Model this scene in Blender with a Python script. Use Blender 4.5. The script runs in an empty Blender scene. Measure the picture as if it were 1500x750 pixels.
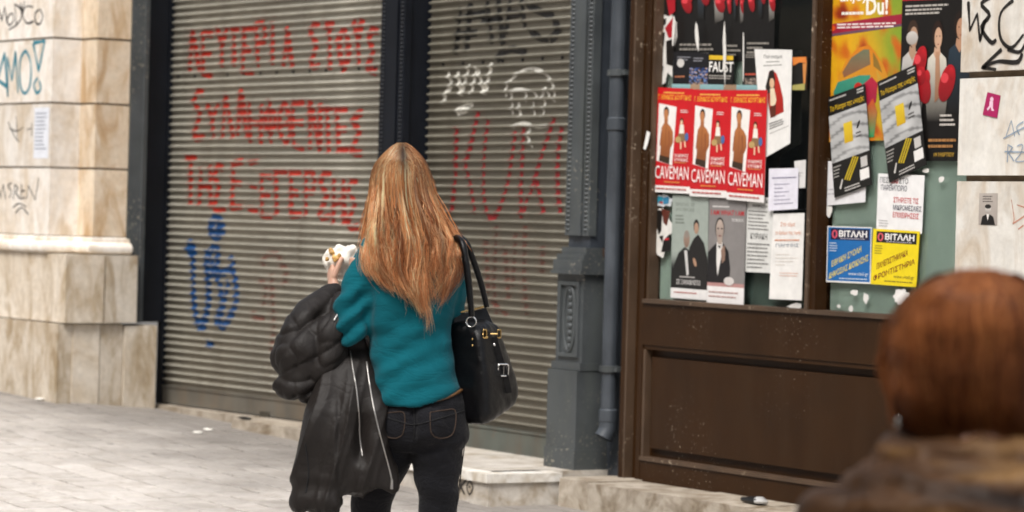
import bpy, bmesh, math, random
import numpy as np
from mathutils import Vector, Matrix, noise, geometry
from mathutils.bvhtree import BVHTree
random.seed(7); np.random.seed(7)
SC = bpy.context.scene
COL = SC.collection

# ------------------------------------------------------------------ camera, world, sun, exposure
FPX = 4400.0
PHI = math.atan(FPX / 2700.0)          # angle between the facade and the image plane
ROLL, PITCH = .027, math.atan(55 / FPX)
D0 = 16.73
CAM = Vector((D0 * math.sin(PHI), -D0 * math.cos(PHI), 1.46))
FW = Vector((-math.sin(PHI), math.cos(PHI), 0)); RT = Vector((math.cos(PHI), math.sin(PHI), 0)); UP = Vector((0, 0, 1))
F2 = FW * math.cos(PITCH) - UP * math.sin(PITCH); U2 = UP * math.cos(PITCH) + FW * math.sin(PITCH)
RC = RT * math.cos(ROLL) + U2 * math.sin(ROLL); UC = U2 * math.cos(ROLL) - RT * math.sin(ROLL)
cd = bpy.data.cameras.new('camera'); cam = bpy.data.objects.new('camera', cd); COL.objects.link(cam)
mw = Matrix.Identity(4)
for i in range(3):
    mw[i][0] = RC[i]; mw[i][1] = UC[i]; mw[i][2] = -F2[i]; mw[i][3] = CAM[i]
cam.matrix_world = mw
cd.sensor_width = 36; cd.lens = 36 * FPX / 1500; cd.clip_start = .1; cd.clip_end = 2000
cd.dof.use_dof = True; cd.dof.focus_distance = 10.6; cd.dof.aperture_fstop = 4.2
SC.camera = cam

W = bpy.data.worlds.new('World'); SC.world = W; W.use_nodes = True
nt = W.node_tree; bg = nt.nodes['Background']
sky = nt.nodes.new('ShaderNodeTexSky'); sky.sky_type = 'NISHITA'; sky.sun_disc = False
SUN_EL, SUN_AZ = math.radians(54), math.radians(146)   # azimuth of the light, clockwise from +Y
sky.sun_elevation = SUN_EL; sky.sun_rotation = SUN_AZ; sky.air_density = 1.2; sky.dust_density = 4.0; sky.ozone_density = .6
hs = nt.nodes.new('ShaderNodeHueSaturation'); hs.inputs['Saturation'].default_value = .35
nt.links.new(sky.outputs[0], hs.inputs['Color']); nt.links.new(hs.outputs[0], bg.inputs[0]); bg.inputs[1].default_value = .10
sl = bpy.data.lights.new('sun', 'SUN'); so = bpy.data.objects.new('sun', sl); COL.objects.link(so)
sl.energy = 1.5; sl.angle = math.radians(20); sl.color = (1, .965, .92)
sd = Vector((math.sin(SUN_AZ) * math.cos(SUN_EL), math.cos(SUN_AZ) * math.cos(SUN_EL), math.sin(SUN_EL)))
so.rotation_euler = sd.to_track_quat('Z', 'Y').to_euler()
SC.view_settings.view_transform = 'Standard'; SC.view_settings.look = 'None'
SC.view_settings.exposure = 1.05; SC.view_settings.gamma = 1

# ------------------------------------------------------------------ measuring helpers (photograph pixel -> point of a real plane)
def ray(x, y): return F2 + RC * ((x - 750) / FPX) - UC * ((y - 375) / FPX)
class Frame:
    def __init__(s, o, ang):
        s.m = Matrix.Translation(o) @ Matrix.Rotation(ang, 4, 'Z'); s.i = s.m.inverted()
    def at(s, x, y, Y=0):                       # -> local (X, Y, Z) on the local plane Y
        c = s.i @ CAM; r = s.i.to_3x3() @ ray(x, y); t = (Y - c.y) / r.y
        return c + r * t
    def atx(s, x, y, X):
        c = s.i @ CAM; r = s.i.to_3x3() @ ray(x, y); t = (X - c.x) / r.x
        return c + r * t
    def X(s, x, y, Y=0): return s.at(x, y, Y).x
    def Z(s, x, y, Y=0): return s.at(x, y, Y).z
MAIN = Frame((0, 0, 0), 0)
LEFT = Frame((-1.25, 0, 0), math.radians(4.5))
def P(x, y, dv, d): return CAM + ray(x, y) * (d + dv)
def gz(X, Y=-2.0):
    t = min(1, max(0, (-1.5 - X) / 2.)); k = min(1, max(0, (Y + .95) / .75))
    return (.032 * min(1.2 - X, 12) if X < 1.2 else -.008 * min(X - 1.2, 20)) + t * (.026 - .058 * k)
def prj(p):
    d = Vector(p) - CAM; w = d.dot(F2)
    return 750 + FPX * d.dot(RC) / w, 375 - FPX * d.dot(UC) / w, w

# ------------------------------------------------------------------ materials
MATS = {}; PITCHZ = .0485
def srgb(h):
    if isinstance(h, tuple): return h
    h = h.lstrip('#'); c = [int(h[i:i + 2], 16) / 255 for i in (0, 2, 4)]
    return tuple(v / 12.92 if v <= .04045 else ((v + .055) / 1.055) ** 2.4 for v in c)
class NT:
    def __init__(s, name):
        s.m = bpy.data.materials.new(name); s.m.use_nodes = True; s.t = s.m.node_tree
        s.b = s.t.nodes['Principled BSDF']; s.tc = None
    def n(s, typ, **kw):
        x = s.t.nodes.new('ShaderNode' + typ)
        for k, v in kw.items(): setattr(x, k, v)
        return x
    def l(s, a, b): s.t.links.new(a, b)
    def pos(s):
        if not s.tc: s.tc = s.n('TexCoord')
        return s.tc.outputs['Object']
    def mapping(s, scale, src=None):
        m = s.n('Mapping'); m.inputs['Scale'].default_value = scale; s.l(src or s.pos(), m.inputs[0]); return m.outputs[0]
    def noise(s, scale, detail=4, rough=.55, src=None, dist=0):
        x = s.n('TexNoise'); x.inputs['Scale'].default_value = scale; x.inputs['Detail'].default_value = detail
        x.inputs['Roughness'].default_value = rough; x.inputs['Distortion'].default_value = dist
        s.l(src or s.pos(), x.inputs['Vector']); return x.outputs[0]
    def ramp(s, fac, stops, interp='LINEAR'):
        r = s.n('ValToRGB'); e = r.color_ramp; e.interpolation = interp
        while len(e.elements) < len(stops): e.elements.new(.5)
        for el, (p, c) in zip(e.elements, stops):
            el.position = p; c = c if isinstance(c, tuple) else (c, c, c); el.color = (*c, 1)
        s.l(fac, r.inputs[0]); return r.outputs[0]
    def mix(s, fac, a, b, mode='MIX'):
        x = s.n('Mix', data_type='RGBA', blend_type=mode)
        for sock, v in ((x.inputs[0], fac), (x.inputs[6], a), (x.inputs[7], b)):
            if hasattr(v, 'links') or isinstance(v, bpy.types.NodeSocket): s.l(v, sock)
            elif isinstance(v, tuple): sock.default_value = (*v, 1)
            else: sock.default_value = v
        return x.outputs[2]
    def math(s, op, a, b=0.0, clamp=False):
        x = s.n('Math', operation=op); x.use_clamp = clamp
        for sock, v in zip(x.inputs, (a, b)):
            if isinstance(v, bpy.types.NodeSocket): s.l(v, sock)
            else: sock.default_value = v
        return x.outputs[0]
    def bump(s, h, strength=.3, dist=.01):
        x = s.n('Bump'); x.inputs['Strength'].default_value = strength; x.inputs['Distance'].default_value = dist
        s.l(h, x.inputs['Height']); s.l(x.outputs[0], s.b.inputs['Normal'])
    def base(s, v):
        if isinstance(v, tuple): s.b.inputs['Base Color'].default_value = (*v, 1)
        else: s.l(v, s.b.inputs['Base Color'])
    def set(s, **k):
        for a, v in k.items():
            i = s.b.inputs[a.replace('_', ' ')]
            if isinstance(v, bpy.types.NodeSocket): s.l(v, i)
            else: i.default_value = v
        return s.m
def mat(name, col, rough=.6, var=.25, scale=8, bump=.1, bdist=.004, metal=0, spec=.5, bscale=None, rnd=0):
    """plain painted or woven surface with tone variation and fine relief"""
    if name in MATS: return MATS[name]
    t = NT(name); c = srgb(col)
    n1 = t.noise(scale, 5); n2 = t.noise(scale * 6.3, 3)
    dark = tuple(v * (1 - var) for v in c); lite = tuple(min(1, v * (1 + var)) for v in c)
    cc = t.ramp(t.math('MULTIPLY_ADD', n1, .75), [(.25, dark), (.6, lite)]) if 0 else t.ramp(n1, [(.3, dark), (.7, lite)])
    if rnd:
        oi = t.n('ObjectInfo'); v = t.math('MULTIPLY_ADD', oi.outputs['Random'], rnd); v.node.inputs[2].default_value = 1 - rnd / 2
        hsv = t.n('HueSaturation'); t.l(cc, hsv.inputs['Color']); t.l(v, hsv.inputs['Value']); cc = hsv.outputs[0]
    t.base(cc); t.set(Roughness=rough, Metallic=metal, Specular_IOR_Level=spec)
    if bump: t.bump(t.noise(bscale or scale * 5, 5), bump, bdist)
    MATS[name] = t.m; return t.m

def attr_mat(name, rough=.45, spec=.4, bump=0, bs=60, wear=0):
    if name in MATS: return MATS[name]
    t = NT(name); a = t.n('Attribute'); a.attribute_name = 'Col'
    c = a.outputs['Color']
    c = t.mix(.22, c, t.ramp(t.noise(26, 5), [(.3, .55), (.7, 1.)]), 'MULTIPLY')
    if wear: c = t.mix(t.ramp(t.noise(34, 6, .7), [(.66, 0.), (.70, wear)]), c, (.62, .6, .56))
    t.base(c); t.set(Roughness=rough, Specular_IOR_Level=spec)
    if bump: t.bump(t.noise(bs, 4), bump, .004)
    MATS[name] = t.m; return t.m

# ------------------------------------------------------------------ object helpers
def tag(o, label=None, cat=None, group=None, kind=None):
    if label: o['label'] = label
    if cat: o['category'] = cat
    if group: o['group'] = group
    if kind: o['kind'] = kind
    return o
def thing(name, label, cat, frame=None, loc=(0, 0, 0), group=None):
    o = bpy.data.objects.new(name, None); COL.objects.link(o); o.empty_display_size = .2
    o.matrix_world = (frame.m if frame else Matrix.Identity(4)) @ Matrix.Translation(loc)
    return tag(o, label, cat, group)
def link(name, me, m=None, parent=None):
    o = bpy.data.objects.new(name, me); COL.objects.link(o)
    if m is not None and not me.materials:
        for k in (m if isinstance(m, (list, tuple)) else [m]): me.materials.append(k)
    if parent is not None: o.parent = parent
    return o
def shade(me, ang=None):
    me.polygons.foreach_set('use_smooth', [True] * len(me.polygons))
    if ang is not None:
        try: me.set_sharp_from_angle(angle=math.radians(ang))
        except Exception: pass
    return me
def bm_obj(name, bm, m, parent=None, smooth=False, bevel=0, seg=2):
    if bevel:
        bmesh.ops.bevel(bm, geom=[e for e in bm.edges if len(e.link_faces) == 2 and e.calc_face_angle(0) > .6], offset=bevel, segments=seg, affect='EDGES', profile=.6, clamp_overlap=True)
    bmesh.ops.recalc_face_normals(bm, faces=bm.faces)
    me = bpy.data.meshes.new(name); bm.to_mesh(me); bm.free()
    if smooth: shade(me, 40)
    return link(name, me, m, parent)
def box(bm, x0, x1, y0, y1, z0, z1, jit=0):
    vs = []
    for x in (x0, x1):
        for y in (y0, y1):
            for z in (z0, z1):
                vs.append(bm.verts.new((x + random.uniform(-jit, jit), y + random.uniform(-jit, jit), z + random.uniform(-jit, jit))))
    for f in ((0, 1, 3, 2), (4, 6, 7, 5), (0, 4, 5, 1), (2, 3, 7, 6), (0, 2, 6, 4), (1, 5, 7, 3)):
        bm.faces.new([vs[i] for i in f])
    return vs
def one_box(name, m, parent, *a, bevel=.004, jit=0):
    bm = bmesh.new(); box(bm, *a, jit=jit); return bm_obj(name, bm, m, parent, bevel=bevel, smooth=bevel > 0)
def np_mesh(name, V, Fq, col=None):
    V = np.asarray(V, np.float32); me = bpy.data.meshes.new(name)
    me.from_pydata(V.tolist() if len(V) < 50000 else V, [], Fq)
    if col is not None:
        a = me.color_attributes.new('Col', 'FLOAT_COLOR', 'POINT'); c = np.ones((len(V), 4), np.float32); c[:, :3] = col
        a.data.foreach_set('color', c.ravel())
    return me
def catmull(pts, n):
    """smooth resample of rows of numbers"""
    p = np.asarray(pts, float); k = len(p); out = []
    for t in np.linspace(0, k - 1, n):
        i = min(int(t), k - 2); f = t - i
        a, b, c, d = p[max(i - 1, 0)], p[i], p[i + 1], p[min(i + 2, k - 1)]
        out.append(.5 * ((2 * b) + (c - a) * f + (2 * a - 5 * b + 4 * c - d) * f * f + (3 * b - a - 3 * c + d) * f ** 3))
    return np.array(out)
def rings_mesh(rings, cap=True):
    n = len(rings[0]); V = [p for r in rings for p in r]; F = []
    for i in range(len(rings) - 1):
        for j in range(n):
            a = i * n + j; b = i * n + (j + 1) % n
            F.append((a, b, b + n, a + n))
    if cap:
        F.append(tuple(range(n - 1, -1, -1))); k = (len(rings) - 1) * n; F.append(tuple(range(k, k + n)))
    return [tuple(v) for v in V], F
def tube(pts, n=24, seg=16, ref=None):
    """rows (x, y, z, r) or (x, y, z, ra, rb): closed tapering tube"""
    q = catmull([list(p) if len(p) == 5 else list(p) + [p[3]] for p in pts], n)
    rings = []; nrm = None
    for i in range(n):
        t = Vector(q[min(i + 1, n - 1)][:3] - q[max(i - 1, 0)][:3]).normalized()
        if nrm is None:
            nrm = Vector(ref) if ref is not None else (Vector((0, 0, 1)) if abs(t.z) < .9 else RT.copy())
        nrm = (nrm - t * nrm.dot(t)).normalized(); b = t.cross(nrm); c = Vector(q[i][:3])
        rings.append([c + nrm * (q[i][3] * math.cos(a)) + b * (q[i][4] * math.sin(a)) for a in np.linspace(0, 2 * math.pi, seg, endpoint=False)])
    return rings_mesh(rings)
def ellips(c, rx, ry, rz, ax=None, seg=20, rows=14):
    A = ax or (RT, FW, UP); V = []; F = []
    rings = []
    for i in range(1, rows):
        th = math.pi * i / rows
        rings.append([Vector(c) + A[0] * (rx * math.sin(th) * math.cos(a)) + A[1] * (ry * math.sin(th) * math.sin(a)) + A[2] * (rz * math.cos(th)) for a in np.linspace(0, 2 * math.pi, seg, endpoint=False)])
    return rings_mesh(rings)
def merge(parts):
    V = []; F = []
    for v, f in parts:
        k = len(V); V += [tuple(p) for p in v]; F += [tuple(i + k for i in q) for q in f]
    return V, F
def remesh(name, parts, voxel, smooth=4, origin=None):
    """one continuous skin round overlapping closed volumes"""
    V, F = merge(parts)
    me = bpy.data.meshes.new('tmp'); me.from_pydata(V, [], F)
    bm = bmesh.new(); bm.from_mesh(me); bmesh.ops.recalc_face_normals(bm, faces=bm.faces); bm.to_mesh(me); bm.free()
    o = bpy.data.objects.new('tmp', me); COL.objects.link(o)
    r = o.modifiers.new('r', 'REMESH'); r.mode = 'VOXEL'; r.voxel_size = voxel; r.use_smooth_shade = True
    if smooth:
        s = o.modifiers.new('s', 'SMOOTH'); s.factor = .5; s.iterations = smooth
    dg = bpy.context.evaluated_depsgraph_get(); dg.update()
    out = bpy.data.meshes.new_from_object(o.evaluated_get(dg)); out.name = name
    bpy.data.objects.remove(o); bpy.data.meshes.remove(me)
    out.materials.clear(); shade(out)
    return out
def displace(me, fn):
    """move each vertex along its normal by fn(co)"""
    n = len(me.vertices); co = np.empty(n * 3, np.float32); me.vertices.foreach_get('co', co); co = co.reshape(-1, 3)
    nr = np.empty(n * 3, np.float32); me.vertices.foreach_get('normal', nr); nr = nr.reshape(-1, 3)
    d = np.array([fn(Vector(c), Vector(k)) for c, k in zip(co, nr)], np.float32)
    co += nr * d[:, None]; me.vertices.foreach_set('co', co.ravel()); me.update(); return me
def rebase(me, o):
    me.transform(Matrix.Translation(-Vector(o))); return me
def bvh_of(me):
    return BVHTree.FromPolygons([v.co.copy() for v in me.vertices], [tuple(p.vertices) for p in me.polygons])
def subsurf(me, lv=2):
    o = bpy.data.objects.new('tmp', me); COL.objects.link(o); s = o.modifiers.new('s', 'SUBSURF'); s.levels = lv; s.render_levels = lv
    dg = bpy.context.evaluated_depsgraph_get(); dg.update(); out = bpy.data.meshes.new_from_object(o.evaluated_get(dg))
    bpy.data.objects.remove(o); shade(out); return out
def smoothstep(a, b, x):
    t = min(1, max(0, (x - a) / (b - a))); return t * t * (3 - 2 * t)

# ------------------------------------------------------------------ lettering
GLY = {}
def glyphs(s, bold=.012):
    k = (s, bold)
    if k in GLY: return GLY[k]
    cu = bpy.data.curves.new('t', 'FONT'); cu.body = s; cu.size = 1; cu.resolution_u = 2; cu.offset = bold; cu.fill_mode = 'FRONT'
    o = bpy.data.objects.new('t', cu); COL.objects.link(o); dg = bpy.context.evaluated_depsgraph_get(); dg.update()
    me = bpy.data.meshes.new_from_object(o.evaluated_get(dg)); bpy.data.objects.remove(o)
    v = np.array([p.co[:2] for p in me.vertices]) if len(me.vertices) else np.zeros((1, 2)); f = [tuple(p.vertices) for p in me.polygons]
    lo = v.min(0); hi = v.max(0); v = (v - lo) / np.maximum(hi - lo, 1e-6)
    bpy.data.meshes.remove(me); GLY[k] = (v, f); return GLY[k]

class Sheet:
    """a paper on a plane of a frame: quad of photograph pixels TL,TR,BR,BL at plane Y; u to the right, v downwards"""
    def __init__(s, fr, px, Y, curl=.0, lift=.004):
        s.fr = fr; s.Y = Y; q = [fr.at(x, y, Y) for x, y in px]; s.q = q; s.curl = curl * .05; s.lift = lift; s.seed = random.random() * 50
        s.V = []; s.F = []; s.C = []; s.lay = 0
    def p(s, u, v, off=0):
        a, b, c, d = s.q; w = (a * (1 - u) + b * u) * (1 - v) + (d * (1 - u) + c * u) * v
        k = noise.noise(Vector((u * 2.2 + s.seed, v * 2.6, 0))) * s.curl + s.curl * .5 * (max(0, abs(u - .5) * 2 - .75) ** 2 * 12 + max(0, abs(v - .5) * 2 - .85) ** 2 * 16)
        return Vector((w.x, s.Y - s.lift - abs(k) - off, w.z))
    def poly(s, pts, col, grad=None, same=False):
        s.lay += 0 if same else 1; off = .0012 + .00012 * s.lay; k = len(s.V)
        tri = geometry.tessellate_polygon([[Vector((a, b, 0)) for a, b in pts]])
        s.V += [s.p(a, b, off) for a, b in pts]; s.F += [tuple(k + i for i in t) for t in tri]
        c0 = srgb(col); c1 = srgb(grad) if grad else c0
        vs = [b for a, b in pts]; lo, hi = min(vs), max(vs)
        for a, b in pts:
            t = (b - lo) / max(hi - lo, 1e-6); s.C.append(tuple(x * (1 - t) + y * t for x, y in zip(c0, c1)))
        return s
    def rect(s, u0, v0, u1, v1, col, grad=None, sub=4):
        pts = [(u0 + (u1 - u0) * i / sub, v0) for i in range(sub)] + [(u1, v0 + (v1 - v0) * i / sub) for i in range(sub)] + \
              [(u1 - (u1 - u0) * i / sub, v1) for i in range(sub)] + [(u0, v1 - (v1 - v0) * i / sub) for i in range(sub)]
        return s.poly(pts, col, grad)
    def grid(s, u0, v0, u1, v1, fn, nu=14, nv=20):
        """printed picture: colour fn(u, v) per point"""
        s.lay += 1; off = .0012 + .00012 * s.lay; k = len(s.V)
        for j in range(nv + 1):
            for i in range(nu + 1):
                u = u0 + (u1 - u0) * i / nu; v = v0 + (v1 - v0) * j / nv
                s.V.append(s.p(u, v, off)); s.C.append(fn(i / nu, j / nv))
        for j in range(nv):
            for i in range(nu):
                a = k + j * (nu + 1) + i; s.F.append((a, a + 1, a + nu + 2, a + nu + 1))
        return s
    def ell(s, u, v, ru, rv, col, grad=None, rot=0, n=18):
        return s.poly([(u + ru * math.cos(a) * math.cos(rot) - rv * math.sin(a) * math.sin(rot), v + ru * math.cos(a) * math.sin(rot) + rv * math.sin(a) * math.cos(rot)) for a in np.linspace(0, 2 * math.pi, n, endpoint=False)], col, grad)
    def text(s, t, u0, v0, u1, v1, col, bold=.012, slant=0.0):
        """text filling the box; slant: how far the right end is raised (in v)"""
        g, f = glyphs(t, bold); s.lay += 1; off = .0012 + .00012 * s.lay; k = len(s.V); c = srgb(col)
        for x, y in g:
            u = u0 + (u1 - u0) * x; s.V.append(s.p(u, v1 - (v1 - v0) * y - slant * x, off)); s.C.append(c)
        s.F += [tuple(k + i for i in q) for q in f]; return s
    def lines(s, u0, v0, u1, v1, n, col, ragged=.35, th=.45):
        """rows of type too small to read"""
        h = (v1 - v0) / n; s.lay += 1
        for i in range(n):
            x = u0; end = u1 - random.random() * ragged * (u1 - u0); y = v0 + h * (i + .3)
            while x < end:
                w = min(end - x, random.uniform(.03, .1) * (u1 - u0) * 1.6)
                if w > .004: s.poly([(x, y), (x + w, y), (x + w, y + h * th), (x, y + h * th)], col, same=True)
                x += w + .018 * (u1 - u0)
        return s
    def build(s, name, label, cat, col='#e4e2de', group=None, outline=None, rough=.5):
        root = thing(name, label, cat, s.fr, group=group)
        pts = outline or [(0, 0), (1, 0), (1, 1), (0, 1)]
        # paper: subdivided outline sheet with real thickness
        if outline is None:
            nu, nv = 8, 12; V = []; F = []
            for o in (0, .0004):
                for j in range(nv + 1):
                    for i in range(nu + 1): V.append(s.p(i / nu, j / nv, -o))
            N = (nu + 1) * (nv + 1)
            for j in range(nv):
                for i in range(nu):
                    a = j * (nu + 1) + i; F.append((a, a + 1, a + nu + 2, a + nu + 1)); F.append((N + a, N + a + nu + 1, N + a + nu + 2, N + a + 1))
        else:
            V = [s.p(a, b, 0) for a, b in pts]; n = len(V); V += [s.p(a, b, -.0006) for a, b in pts]
            tri = geometry.tessellate_polygon([[Vector((a, b, 0)) for a, b in pts]]); F = [tuple(t) for t in tri] + [tuple(n + i for i in t[::-1]) for t in tri]
            F += [(i, (i + 1) % n, n + (i + 1) % n, n + i) for i in range(n)]
        me = bpy.data.meshes.new('paper'); me.from_pydata(V, [], F); shade(me, 30)
        link('paper', me, mat('paper ' + str(col), col, rough, .08, 18, .3, .004, bscale=14), root)
        if s.V:
            me = np_mesh('print', [tuple(v) for v in s.V], s.F, np.array(s.C, np.float32)); link('print', me, attr_mat('printing ink', .42, bump=.3, bs=14), root)
        return root

STROKE = {'Λ': [[(0, 0), (.45, 1), (1, 0)]], 'Ε': [[(1, 1), (0, 1), (0, 0), (1, 0)], [(0, .52), (.85, .52)]], 'Υ': [[(0, 1), (.5, .55), (1, 1)], [(.5, .55), (.5, 0)]],
    'Τ': [[(0, 1), (1, 1)], [(.5, 1), (.5, 0)]], 'Ρ': [[(.1, 0), (.1, 1), (.8, .98), (1, .78), (.8, .55), (.1, .52)]], 'Ι': [[(.5, 1), (.5, 0)]], 'Α': [[(0, 0), (.5, 1), (1, 0)], [(.2, .4), (.8, .4)]],
    'Σ': [[(1, .95), (.5, 1), (.0, .78), (.62, .5), (.0, .1), (.2, 0), (1, .02)]], 'Ο': [[(.5, 1), (.05, .7), (.05, .3), (.5, 0), (.95, .3), (.95, .7), (.5, 1)]], 'Η': [[(0, 1), (0, 0)], [(1, 1), (1, 0)], [(0, .5), (1, .5)]],
    'Φ': [[(.5, 1), (.5, 0)], [(.5, .8), (.05, .65), (.05, .4), (.5, .25), (.95, .4), (.95, .65), (.5, .8)]], 'Θ': [[(.5, 1), (.05, .7), (.05, .3), (.5, 0), (.95, .3), (.95, .7), (.5, 1)], [(.1, .5), (.9, .5)]],
    'Ν': [[(0, 0), (0, 1), (1, 0), (1, 1)]], 'Ξ': [[(0, 1), (1, 1)], [(.15, .5), (.85, .5)], [(0, 0), (1, 0)]], 'Γ': [[(0, 0), (0, 1), (1, .97)]]}

def paint_strokes(name, fr, strokes, width, m, parent, yfun, label=None):
    """sprayed lines as thin ribbons that follow the relief of the surface; strokes are polylines of photograph pixels (on yfun's base plane)"""
    V = []; F = []
    for st in strokes:
        pts = [fr.at(x, y, yfun(None)) for x, y in st]
        q = [Vector((p.x, p.z)) for p in pts]; d = [q[0]]
        for a, b in zip(q, q[1:]):
            n = max(1, int((b - a).length / .007)); d += [a.lerp(b, (i + 1) / n) for i in range(n)]
        k = len(V); NC = 5; w0 = width * random.uniform(.85, 1.15)
        for i, p in enumerate(d):
            t = (d[min(i + 1, len(d) - 1)] - d[max(i - 1, 0)]); t = t.normalized() if t.length > 1e-6 else Vector((1, 0)); nn = Vector((-t.y, t.x))
            w = w0 * (.78 + .4 * noise.noise(Vector((p.x * 9, p.y * 9, 1.3)))) * (.7 if i in (0, len(d) - 1) else 1)
            for j in range(NC):
                r = p + nn * (w * (j / (NC - 1) - .5)); V.append((r.x, yfun(r.y) - .0022, r.y))
        for i in range(len(d) - 1):
            for j in range(NC - 1):
                a = k + i * NC + j; F.append((a, a + 1, a + NC + 1, a + NC))
    me = bpy.data.meshes.new(name); me.from_pydata(V, [], F); shade(me)
    o = link(name, me, m, parent)
    if label: o['label'] = label
    return o
def word(s, x0, x1, yb0, yb1, h, w=.72, jit=.07):
    """stroke word between pixel x0..x1 with baseline yb0 -> yb1 and letter height h"""
    out = []; n = len(s); step = (x1 - x0) / n
    for i, ch in enumerate(s):
        if ch == ' ': continue
        hh = h * random.uniform(.86, 1.12); dy = random.uniform(-.08, .08) * h; sk = random.uniform(-.1, .1)
        ww = step * w * (.3 if ch == 'Ι' else 1)
        for st in STROKE[ch]:
            out.append([(x0 + i * step + ww * (u + sk * v) + random.uniform(-jit, jit) * step, yb0 + (yb1 - yb0) * i / n - hh * v + dy + random.uniform(-jit, jit) * h * .5) for u, v in st])
    return out
def curve_px(pts, n=24): return [tuple(p) for p in catmull(pts, n)]

# ------------------------------------------------------------------ stone, metal and wood materials
def stone(name, a, b, c, stain, rough=.6, rnd=.2, vein=3., chips=0, bump=.25, darken=0, zs=.8):
    t = NT(name); oi = t.n('ObjectInfo')
    off = t.n('VectorMath', operation='ADD'); t.l(t.pos(), off.inputs[0])
    mul = t.n('VectorMath', operation='SCALE'); cmb = t.n('CombineXYZ')
    for i in range(3): t.l(oi.outputs['Random'], cmb.inputs[i])
    t.l(cmb.outputs[0], mul.inputs[0]); mul.inputs['Scale'].default_value = 37.; t.l(mul.outputs[0], off.inputs[1]); src = off.outputs[0]
    n1 = t.noise(vein, 7, .62, t.mapping((1.5, 1.5, zs), src), 1.4); n2 = t.noise(22, 5, .6, src); n3 = t.noise(2.1, 5, .6, t.mapping((2.6, 2.6, zs * 1.2), src), 1.0)
    cc = t.ramp(n1, [(.28, srgb(b)), (.5, srgb(a)), (.72, srgb(c))])
    cc = t.mix(t.ramp(n3, [(.47, 0.), (.68, .85)]), cc, srgb(stain))
    cc = t.mix(.35, cc, t.ramp(n2, [(.3, .6), (.65, 1.)]), 'MULTIPLY')
    if chips:
        pit = t.ramp(t.noise(38, 4, .7, src), [(.66, 0.), (.7, chips)]); cc = t.mix(pit, cc, (.10, .085, .07))
    if darken:
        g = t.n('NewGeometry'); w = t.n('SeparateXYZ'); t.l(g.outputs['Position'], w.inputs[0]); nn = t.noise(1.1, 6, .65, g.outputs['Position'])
        d = t.math('ADD', t.math('MULTIPLY', w.outputs[1], .42), t.math('MULTIPLY_ADD', nn, 1.2)); d.node.inputs[1].links[0].from_node.inputs[2].default_value = .72; cc = t.mix(t.ramp(d, [(.25, 0.), (.95, .82)]), cc, (.16, .145, .13))  # darker towards the facade, edge broken up by noise
        sp = t.ramp(t.noise(9, 3, .5, t.mapping((.5, 1.6, 1), g.outputs['Position'])), [(.67, 0.), (.72, .5)]); cc = t.mix(sp, cc, (.15, .135, .12))
    v = t.math('MULTIPLY_ADD', oi.outputs['Random'], rnd); v.node.inputs[2].default_value = 1 - rnd / 2
    hsv = t.n('HueSaturation'); t.l(cc, hsv.inputs['Color']); t.l(v, hsv.inputs['Value']); t.base(hsv.outputs[0])
    t.set(Roughness=rough, Specular_IOR_Level=.35); t.bump(t.noise(30, 8, .65, src), bump, .006); MATS[name] = t.m; return t.m
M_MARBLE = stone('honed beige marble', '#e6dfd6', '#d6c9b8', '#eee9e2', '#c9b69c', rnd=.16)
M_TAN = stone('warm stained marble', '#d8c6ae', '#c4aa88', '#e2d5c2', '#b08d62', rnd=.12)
M_BASE = stone('weathered marble plinth', '#cbbfae', '#b09d83', '#dbd2c5', '#97815f', rnd=.2, chips=.35, bump=.45)
M_WHITE = stone('pale limestone', '#dcd8d0', '#c6beb2', '#e6e3dd', '#c0ae97', rnd=.05, bump=.15)
M_STEP = stone('grey veined step marble', '#c9c2b8', '#a8a096', '#dcd7cf', '#9c8b73', rnd=.12, chips=.15, zs=2.)
M_NOSE = stone('white step nosing', '#e6e2da', '#cfc8bc', '#efece6', '#b9ab95', rnd=.05, zs=2.)
M_KERB = stone('worn kerb stone', '#ada293', '#8c8071', '#c2b8aa', '#74634c', rnd=.18, chips=.3, bump=.5, zs=2.2)
M_PAVE = stone('grey granite sett', '#cbc4bd', '#c3bcb4', '#d2cbc4', '#b2a99f', rough=.62, rnd=.13, chips=.3, vein=6., bump=.35, darken=1)
M_JOINT = mat('dark joint grit', '#4a433d', .95, .35, 14, .5, .01)
M_MORTAR = mat('dark mortar', '#6d5e4c', .95, .3, 14, .4, .006)  # dark brown mortar filling the stone joints
M_ASPH = mat('street asphalt', '#5b5854', .9, .3, 5, .4, .01)
def worn_paint(name, base, under, amt=.69, rough=.45, spec=.5, sc=16, var=.25, dust=None):
    t = NT(name); n = t.noise(4, 5); c = srgb(base)
    cc = t.ramp(n, [(.3, tuple(v * (1 - var) for v in c)), (.7, tuple(min(1, v * (1 + var)) for v in c))])
    if dust:
        cc = t.mix(t.ramp(t.noise(3, 6, .65, t.mapping((3, 3, .5))), [(.45, 0.), (.75, .5)]), cc, srgb(dust))
    msk = t.ramp(t.noise(sc * 3, 6, .7), [(amt, 0.), (amt + .02, .9)]); m2 = t.ramp(t.noise(1.6, 4), [(.5, 0.), (.62, 1.)])
    msk = t.math('MULTIPLY', msk, m2); cc = t.mix(msk, cc, srgb(under)); t.base(cc)
    t.set(Roughness=t.math('ADD', t.math('MULTIPLY', n, .25), rough - .12), Specular_IOR_Level=spec)
    t.bump(t.noise(40, 6, .6), .12, .003); MATS[name] = t.m; return t.m
M_IRON = worn_paint('navy black iron paint', '#12151c', '#6b6f70', .71, .5, .25, dust='#1b2028')
M_IRON2 = worn_paint('slate iron paint', '#353a41', '#a09a8e', .62, .5, .4, dust='#3f464e')
M_IRON3 = worn_paint('grey green iron paint', '#44484a', '#a39c8c', .605, .5, .4, dust='#50544f')
M_PIPE = worn_paint('blue grey pipe paint', '#3d4248', '#9a9a96', .68, .42, .5, dust='#5b6169')
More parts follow.
